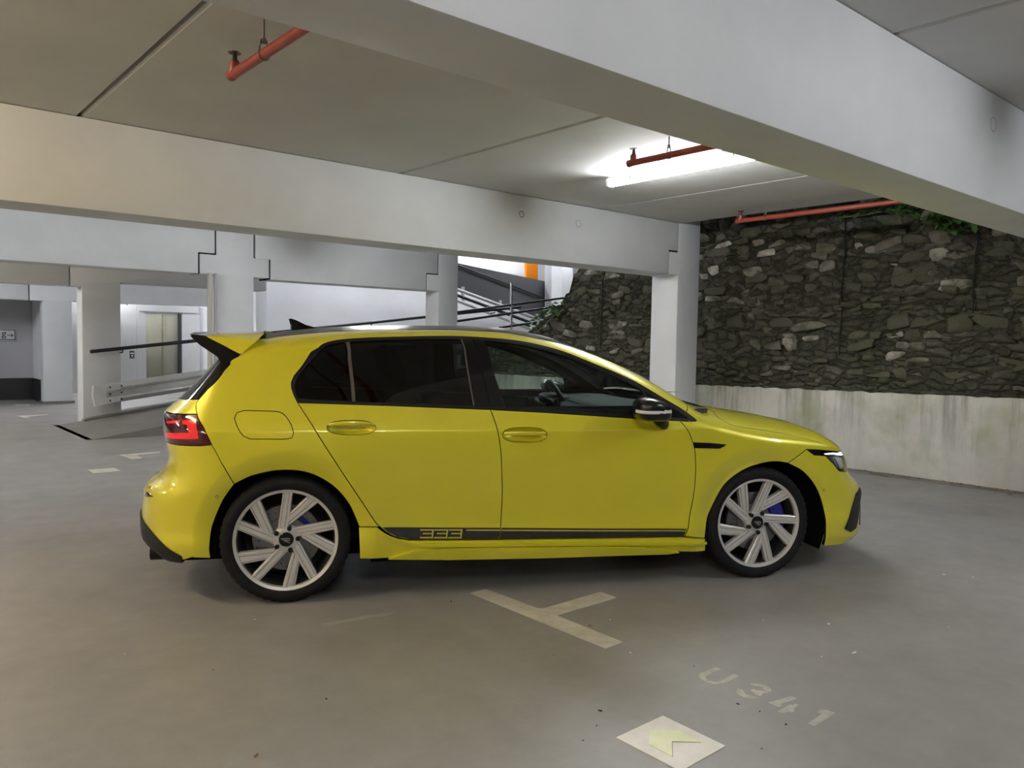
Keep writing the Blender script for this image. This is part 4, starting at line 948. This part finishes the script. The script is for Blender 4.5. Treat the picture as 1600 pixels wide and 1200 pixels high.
bm = bmesh.new(); superell(bm, (.02, 0, -.005), (.035, .075, .06), .6, .6); tube_bm(bm, [(.015, .05, 0), (.01, .17, .01)], .016, 8); tube_bm(bm, [(.015, -.05, 0), (.01, -.17, .01)], .016, 8); tube_bm(bm, [(.015, 0, -.03), (.01, 0, -.165)], .02, 8); obj('wheel_hub', bm_mesh('wheel_hub', bm, True), M['trim'], sw)
bm = bmesh.new(); tube_bm(bm, [(.03, 0, 0), (.22, 0, -.06)], .035, 12); obj('steering_column', bm_mesh('steering_column', bm, True), M['plastic'], sw)
bm = bmesh.new(); tube_bm(bm, [(-.008, .165, .03), (-.008, .178, .0), (-.008, .165, -.03)], .007, 6); obj('wheel_trim', bm_mesh('wheel_trim', bm, True), M['silver'], sw)
# ================================================================== things around
# floor markings
def fpoly(*pts, s=1., ox=0., oy=0.): return [tuple(onz(ox+a/s, oy+b_/s, 0)[:2]) for a, b_ in pts]
pm = [(2.525, 3.30), (2.635, 3.30), (2.655, 2.86), (3.085, 2.86), (3.085, 2.74), (2.66, 2.745), (2.70, 2.29), (2.585, 2.285)]
pm = fpoly((734, 927), (759, 920.5), (841, 951), (849, 951), (938, 925), (964, 934), (870, 962), (973, 1003.5), (946, 1013.5), s=1.)
tag(floor_shape('bay_marking', [pm], 0, .0015, M['paint_mark']), 'worn cream T-shaped parking bay marking beside the yellow car', 'floor marking')
bn = empty('bay_number', tuple(onz(1200, 1085, 0)[:2])+(0,)); tag(bn, 'faded stencilled bay number U 341 painted on the floor', 'floor marking')
G = lambda *p: fpoly(*p, s=1600/260, ox=1070, oy=1020)
glyphs = {'letter_u': [G((305, 140), (348, 158), (200, 225), (196, 240), (218, 262), (200, 276), (165, 262), (138, 238), (136, 215), (150, 200)), G((224, 272), (300, 284), (345, 272), (460, 208), (488, 208), (522, 230), (380, 292), (335, 306), (280, 304), (205, 282))],
          'digit_three': [G((622, 303), (645, 294), (700, 296), (765, 312), (815, 335), (834, 360), (822, 381), (765, 360), (745, 345), (760, 335), (720, 325), (680, 322)), G((628, 365), (660, 348), (685, 362), (740, 362), (805, 383), (795, 390), (745, 392), (742, 415), (720, 424), (660, 400), (670, 388)), G((492, 372), (508, 350), (545, 355), (572, 372), (568, 390), (600, 405), (650, 412), (705, 435), (700, 443), (640, 444), (560, 430), (508, 402))],
          'digit_four': [G((1020, 418), (1080, 440), (1000, 470), (920, 496), (938, 512), (905, 526), (795, 478), (860, 466)), G((890, 568), (1015, 497), (1045, 508), (1060, 490), (1095, 505), (1045, 545), (1060, 557), (1030, 575), (990, 568), (945, 588))],
          'digit_one': [G((1268, 574), (1310, 552), (1370, 552), (1450, 580), (1250, 707), (1182, 680), (1325, 588))]}
for nm, ps in glyphs.items():
    for k, p in enumerate(ps):
        o = floor_shape(nm if k == 0 else 'stencil_piece', [[(a-bn.location.x, b_-bn.location.y) for a, b_ in p]], 0, .0012, M['faded'], bn)
pl = empty('floor_plate', tuple(onz(1050, 1160, 0)[:2])+(0,)); tag(pl, 'cream square floor plate with pale yellow foil arrow', 'floor plate')
def relp(ps): return [(a-pl.location.x, b_-pl.location.y) for a, b_ in ps]
H = lambda *p: fpoly(*p, s=1600/220, ox=940, oy=1100)
floor_shape('plate', [relp(H((697, 140), (1408, 484), (900, 770), (165, 388)))], 0, .003, M['plate'], pl)
floor_shape('arrow', [relp(H((545, 305), (880, 318), (1125, 446), (798, 437), (803, 610), (535, 472)))], .003, .0048, M['lumi'], pl)
floor_shape('arrow_groove', [relp(H((800, 432), (1128, 441), (1125, 449), (806, 444), (809, 612), (797, 612)))], .003, .0036, simple('arrow_outline', (.20, .17, .10), .6), pl)
for k, (ps, lb) in enumerate([(((137, 734), (178, 731), (188, 735.5), (146, 739.5)), 'pale rectangular floor marking tile behind the yellow car'),
                              (((187, 711), (250, 705.5), (250, 708), (213, 711), (223, 716), (207, 718)), 'white L-shaped bay marking behind the yellow car bumper'),
                              (((26, 633.5), (38, 632), (77, 647), (50, 653), (26, 651.5), (45, 649)), 'faint white bay corner marking on the far floor')][:2]):
    tag(floor_shape('floor_tile' if k == 0 else 'bay_marking', [fpoly(*ps)], 0, .0016, M['paint_mark']), lb, 'floor marking')
for ps, lb in ((((23, 632.5), (46, 632), (46, 634), (24, 634.5)), 'small white bay dash before the square column'), (((26, 650), (75, 647), (76, 648.5), (42, 651), (50, 653), (38, 653)), 'thin white bay corner line on the far floor')):
    tag(floor_shape('bay_marking', [fpoly(*ps)], 0, .0016, M['paint_mark']), lb, 'floor marking')
M['streak'] = noisy('chalky_scuff', (.27, .265, .25), (.33, .325, .31), 20, .5, 0)
tag(floor_shape('scuff_mark', [fpoly((500, 975), (560, 964), (617, 955), (612, 960), (560, 969), (505, 979)), ], 0, .0006, M['streak']), 'pale chalky scuff streak on the floor by the rear wheel', 'scuff mark')
# litter on the floor
M['litter'] = simple('white_litter', (.78, .76, .72), .6); M['leafbrown'] = noisy('dry_leaf', (.16, .09, .04), (.30, .18, .08), 30, .8, 0); M['grit'] = simple('dark_grit', (.03, .028, .025), .9)
def scrap(px, py, r, mat, name, label, cat, grp, flat=.5):
    c_ = onz(px, py, 0); n = random.randint(6, 9); bm = bmesh.new(); t0 = random.random()*6
    base = [(r*random.uniform(.5, 1.15)*math.cos(t0+2*PI*k/n), flat*r*random.uniform(.6, 1.2)*math.sin(t0+2*PI*k/n)) for k in range(n)]
    a = [bm.verts.new((x, y, .0003)) for x, y in base]; top = [bm.verts.new((x*.8, y*.8, r*random.uniform(.12, .35))) for x, y in base]
    bm.faces.new(a[::-1]); bm.faces.new(top)
    for k in range(n): bm.faces.new((a[k], a[(k+1)%n], top[(k+1)%n], top[k]))
    o = obj(name, bm_mesh(name, bm), M[mat]); o.location = c_; o.rotation_euler = (0, 0, random.random()*6); tag(o, label, cat, grp)
for px, py, r in ((1295, 975, .014), (1335, 1020, .019), (985, 1020, .007), (1192, 969, .006), (953, 968, .008), (1284, 1026, .006), (398, 968, .006), (250, 807, .012), (195, 1022, .005), (1482, 980, .006), (1475, 898, .012), (1520, 902, .008)):
    lb = {1295: 'forked white paper scrap on the floor between front wheel and bay number', 1335: 'long curled white paper scrap on the floor beyond the bay number'}.get(px, 'tiny white scrap of litter lying on the grey floor')
    scrap(px, py, r, 'litter', 'litter_scrap', lb, 'litter', 'white scraps on the floor', .28 if px == 1335 else .5)
scrap(922, 978, .017, 'leafbrown', 'dry_leaf', 'dry brown leaf lying beside the T-shaped bay marking', 'leaf', None)
scrap(400, 1181, .016, 'leafbrown', 'dry_leaf', 'curled dry leaf alone on the bare tan floor', 'leaf', None)
for px, py, r in ((705, 940, .012), (938, 1111, .012), (932, 1134, .006), (911, 1157, .006), (1153, 1100, .01), (1187, 1112, .007), (1228, 1132, .009), (1085, 1041, .006), (510, 1092, .01), (333, 1047, .006), (1190, 1170, .006), (865, 1023, .005)):
    scrap(px, py, r, 'grit', 'grit_crumb', 'small dark crumb of dirt lying on the floor coating', 'dirt', 'dark crumbs on the floor')
# leaf litter along the wall foot
bm = bmesh.new()
for k in range(420):
    y = random.uniform(1.5, 7.5); x = XW-.02-abs(random.gauss(0, .10)); r = random.uniform(.012, .035); rot = Matrix.Translation((x, y, .006+random.random()*.012))@Matrix.Rotation(random.random()*6, 4, 'Z')@Matrix.Rotation(random.uniform(-.6, .6), 4, 'X')
    vs_ = [bm.verts.new(rot@Vector(p)) for p in ((-r, 0, 0), (0, -r*.45, .004), (r, 0, 0), (0, r*.45, .004))]; bm.faces.new(vs_)
tag(obj('leaf_litter', bm_mesh('leaf_litter', bm), M['leafbrown']), 'strip of fallen brown leaves along the concrete wall foot', 'leaves', kind='stuff')
# gutter kerb at the wall foot
tag(box('trim_6', XW-.16, XW, -4, 11.5, 0, .012, M['ramp']), kind='structure')

# plants on the stone wall
M['leaf'] = noisy('green_leaf', (.05, .12, .025), (.10, .20, .05), 12, .45, 0)
lm = mesh('leaf', [(0, 0, 0), (.25, -.22, .04), (.6, -.26, .03), (1, 0, -.08), (.6, .26, .03), (.25, .22, .04), (.5, 0, -.02)], [(0, 1, 6), (1, 2, 6), (2, 3, 6), (3, 4, 6), (4, 5, 6), (5, 0, 6)], True); lm.materials.append(M['leaf'])
def plant(cs, n, size, label, spread):
    c_ = cs[len(cs)//2]; r = empty('wall_plant', tuple(c_)); tag(r, label, 'plant')
    tube('stem', [tuple(np.array(p)-c_+np.array([.05, 0, -.05])) for p in cs], .008, M['leaf'], r, 6)
    for k in range(n):
        u = random.random()*(len(cs)-1); i = min(int(u), len(cs)-2); p = np.array(cs[i])+(np.array(cs[i+1])-np.array(cs[i]))*(u-i)-c_
        o = obj('leaf', lm, None, r); o.location = tuple(p+np.array([random.uniform(-spread, .0), random.uniform(-spread, spread), random.uniform(-spread*.8, spread)])); s_ = size*random.uniform(.6, 1.3); o.scale = (s_, s_, s_)
        o.rotation_euler = (random.uniform(-.6, .6), random.uniform(-.4, .9), random.uniform(PI*.55, PI*1.45))
plant([onx(838, 512, 8.45), onx(850, 500, 8.45), onx(862, 488, 8.45), onx(878, 478, 8.45)], 70, .11, 'leafy green plant hanging over the broken end of the stone wall', .10)
plant([onx(1385, 318, 8.42), onx(1410, 322, 8.42), onx(1440, 333, 8.42)], 45, .12, 'loose green plant on the stone wall top beside the red pipe', .10)
plant([onx(1465, 340, 8.40), onx(1485, 345, 8.40), onx(1512, 352, 8.40)], 60, .14, 'dense bright green plant on the stone wall under the overhead beam', .09)
plant([onx(1310, 332, 8.42), onx(1345, 328, 8.42), onx(1375, 322, 8.42)], 26, .08, 'small dark fern growing between the stones below the red pipe', .07)

# ramp handrail, guard rail, far rails
hr = empty('handrail', tuple(ony(141, 550, 13.0))); tag(hr, 'dark round handrail climbing along the ramp', 'handrail')
pA, pB = ony(141, 549.5, 13.0), ony(663, 495.5, 13.0); pC = pB+(pB-pA)*.42; o3 = np.array(hr.location)
tube('rail', [tuple(pA-o3), tuple(pC-o3)], .028, M['darksteel'], hr, 12)
for u in (.075, .30, .55, .8, 1.05, 1.3):
    p = pA+(pB-pA)*u-o3; tube('bracket', [tuple(p), (p[0], p[1], p[2]-.06), (p[0], p[1]+.14, p[2]-.07)], .012, M['darksteel'], hr, 8)
gr = empty('guard_rail', tuple(ony(146, 632, 12.95))); tag(gr, 'galvanised corrugated guard rail bolted along the ramp', 'guard rail'); g0 = np.array(gr.location)
def gz_(x): return .425+(x-2.86)*.139
prof = [(-.15, .0), (-.145, -.03), (-.085, -.085), (-.06, -.08), (-.035, -.005), (.035, -.005), (.06, -.08), (.085, -.085), (.145, -.03), (.15, .0)]
bm = bmesh.new(); prev = None
for x in np.linspace(3.02, 9.0, 20):
    cur = [bm.verts.new((x-g0[0], 12.98+d_-g0[1], gz_(x)+z_-g0[2])) for z_, d_ in prof]+[bm.verts.new((x-g0[0], 12.98+d_+.006-g0[1], gz_(x)+z_-g0[2])) for z_, d_ in prof[::-1]]
    if prev:
        for i in range(len(cur)): bm.faces.new((prev[i], prev[(i+1)%len(cur)], cur[(i+1)%len(cur)], cur[i]))
    else: bm.faces.new(cur)
    prev = cur
bm.faces.new(prev[::-1]); obj('rail', auto(bm_mesh('rail', bm), 25), M['railsteel'], gr)
bm = bmesh.new(); q = [(2.86, -.155), (3.2, -.13), (3.2, -.05), (3.02, -.04), (3.02, .04), (3.2, .05), (3.2, .14), (2.84, .155), (2.83, .0)]
prism_bm(bm, [(a, gz_(a)+b_) for a, b_ in q], lambda p: (p[0]-g0[0], 12.885-g0[1], p[1]-g0[2]), lambda p: (p[0]-g0[0], 12.99-g0[1], p[1]-g0[2])); obj('end_shoe', bm_mesh('end_shoe', bm), M['railsteel'], gr)
for a, b_ in ((3.06, .10), (3.06, -.10), (3.22, .10), (3.22, -.10), (3.06, 0), (3.22, 0)):
    bm = bmesh.new(); lathe_bm(bm, [(.014, .0), (.012, -.012), (0, -.014)], 10); o = obj('bolt', bm_mesh('bolt', bm), M['darksteel'], gr); o.location = (a-g0[0], 12.888-g0[1], gz_(a)+b_-g0[2])
for x in (3.4, 5.4, 7.4):
    bm = bmesh.new(); bbox(bm, x-.04-g0[0], x+.04-g0[0], 12.985-g0[1], 13.14-g0[1], gz_(x)-.1-g0[2], gz_(x)+.1-g0[2]); obj('spacer', bm_mesh('spacer', bm), M['railsteel'], gr)
rr = empty('ramp_railing', tuple(ony(799, 505, 12.9))); tag(rr, 'dark two-bar railing with a steel post on the upper ramp', 'railing'); r0 = np.array(rr.location)
for a, b_ in (((700, 490), (880, 465.5)), ((700, 504), (860, 480.5)), ((780, 512), (850, 502))):
    tube('rail', [tuple(ony(*a, 12.9)-r0), tuple(ony(*b_, 12.9)-r0)], .026, M['darksteel'], rr, 10)
pp = ony(799, 442, 12.9); tube('post', [(0, 0, -.7), tuple(pp-r0)], .028, M['steel'], rr, 12)
ps = [ony(a, b_, 15.85) for a, b_ in ((714, 414), (794, 444), (865, 472))]; tag(tube('handrail', [tuple(p) for p in ps], .022, M['darksteel'], None, 8), 'thin dark handrail sloping down along the dark parapet', 'handrail')
er = empty('ramp_edge_rail', tuple(ony(700, 447, 15.8))); tag(er, 'three steel edge rails bolted below the dark parapet', 'railing'); e0 = np.array(er.location)
for a, b_, y, mt, w_ in (((700, 447), (850, 502), 15.84, 'railsteel', .045), ((700, 456), (850, 512), 15.80, 'darksteel', .04), ((700, 464), (850, 522), 15.76, 'railsteel', .045)):
    tube('rail', [tuple(ony(*a, y)-e0), tuple(ony(*b_, y)-e0)], w_, M[mt], er, 8)
for px in (722, 780, 838):
    a = ony(px, np.interp(px, [700, 850], [440, 495]), 15.89)-e0; b_ = ony(px, np.interp(px, [700, 850], [466, 524]), 15.89)-e0
    bm = bmesh.new(); bbox(bm, a[0]-.02, a[0]+.02, a[1]-.08, a[1]+.02, b_[2], a[2]); obj('strap', bm_mesh('strap', bm), M['railsteel'], er)
# wall sign
sg = empty('wall_sign', tuple(ony(10, 522, 18.57))); tag(sg, 'white wall sign with black border and right arrow', 'sign'); q0 = np.array(sg.location)
cA, cB, cC = ony(-70, 516, 18.57)-q0, ony(24.4, 514.5, 18.57)-q0, ony(24.4, 531.8, 18.57)-q0
bm = bmesh.new(); bbox(bm, cA[0], cB[0], -.012, 0, cC[2], cB[2]); obj('sign_plate', bm_mesh('sign_plate', bm), M['white'], sg)
bw = .012
for x0, x1, z0, z1 in ((cA[0], cB[0], cB[2]-bw-.01, cB[2]-.01), (cA[0], cB[0], cC[2]+.01, cC[2]+bw+.01), (cB[0]-bw-.01, cB[0]-.01, cC[2]+.01, cB[2]-.01)):
    bm = bmesh.new(); bbox(bm, x0, x1, -.016, -.012, z0, z1); obj('sign_border', bm_mesh('sign_border', bm), M['black'], sg)
tc = bpy.data.curves.new('g', 'FONT'); tc.body = 'g'; tc.size = .19; tmp = bpy.data.objects.new('tmp', tc); COL.objects.link(tmp); dg = bpy.context.evaluated_depsgraph_get(); dg.update()
gm = bpy.data.meshes.new_from_object(tmp.evaluated_get(dg)); bpy.data.objects.remove(tmp); gm.transform(Matrix.Rotation(PI/2, 4, 'X')); gm.materials.clear()
o = obj('sign_letter', gm, M['black'], sg); pg = ony(2.2, 525.5, 18.57)-q0; o.location = (pg[0], -.015, pg[2])
a0, a1 = ony(10.5, 524.3, 18.57)-q0, ony(20.5, 523.6, 18.57)-q0; zc_ = (a0[2]+a1[2])/2
bm = bmesh.new(); prism_bm(bm, [(a0[0], zc_-.007), (a1[0]-.02, zc_-.007), (a1[0]-.045, zc_-.035), (a1[0]-.028, zc_-.035), (a1[0], zc_), (a1[0]-.028, zc_+.035), (a1[0]-.045, zc_+.035), (a1[0]-.02, zc_+.007), (a0[0], zc_+.007)], lambda p: (p[0], -.017, p[1]), lambda p: (p[0], -.012, p[1])); obj('sign_arrow', bm_mesh('sign_arrow', bm), M['black'], sg)
# lift front in brushed steel
YL = 20.2
lf = empty('lift_entrance', tuple(ony(250, 640, YL))); lf.location.z = 0; tag(lf, 'brushed steel lift entrance with glass doors', 'lift'); l0 = np.array(lf.location)
def lpart(nm, px0, px1, py0, py1, mat, d0=0., d1=.12, z0=None):
    a = ony(px0, py0, YL)-l0; b_ = ony(px1, py1, YL)-l0
    bm = bmesh.new(); bbox(bm, a[0], b_[0], d0, d1, b_[2] if z0 is None else z0, a[2]); return obj(nm, bm_mesh(nm, bm), M[mat], lf)
lpart('back_panel', 100, 224.5, 473, 0, 'stainless', .11, .13, 0); lpart('frame_panel', 100, 200, 473, 0, 'stainless', z0=0); lpart('frame_panel', 200, 213.5, 473, 0, 'stainless', .008, .12, 0); lpart('frame_panel', 213.5, 224.5, 489.5, 0, 'stainless', z0=0)
lpart('lintel', 213.5, 310, 473.5, 489.3, 'stainless'); lpart('jamb', 284, 310, 491, 0, 'stainless', z0=0)
lpart('glass_door', 225, 253, 489.8, 0, 'glass_lift', .05, .06, 0); lpart('glass_door', 253.6, 279.5, 489.8, 0, 'glass_lift', .06, .07, 0); lpart('door_post', 279.6, 283.8, 490, 0, 'darksteel', .03, .1, 0)
tag(box('wall_liftshaft', l0[0]-1.2, l0[0]+1.4, YL+.30, YL+.34, 0, 2.3, M['tan']), kind='structure')
cc = [ony(a, b_, YL+.2) for a, b_ in ((254, 490), (256, 500), (261, 510), (269, 517), (280, 518))]; tube('cable_loop', [tuple(p-l0) for p in cc], .03, M['darksteel'], lf, 8)
bm = bmesh.new(); a = ony(206, 554, YL)-l0; bbox(bm, a[0]-.05, a[0]+.05, -.02, 0, a[2]-.09, a[2]+.09); cp = obj('call_panel', bm_mesh('call_panel', bm), M['darksteel'], lf)
for dx, dz in ((-.02, .03), (.02, .03), (0, -.03)):
    bm = bmesh.new(); bbox(bm, a[0]+dx-.014, a[0]+dx+.014, -.026, -.02, a[2]+dz-.014, a[2]+dz+.014); obj('call_button', bm_mesh('call_button', bm), M['fixture'], cp)
# downpipes by the column
for k, (px, r_, lb) in enumerate(((327.5, .032, 'thick beige downpipe beside the square column'), (336.5, .02, 'thin grey conduit beside the square column'))):
    a = ony(px, 427, 10.62); tag(tube('downpipe', [(a[0], a[1], 0), (a[0], a[1], ZBEAM+.01)], r_, M['pipegrey' if k == 0 else 'wallgrey'], None, 12), lb, 'pipe')
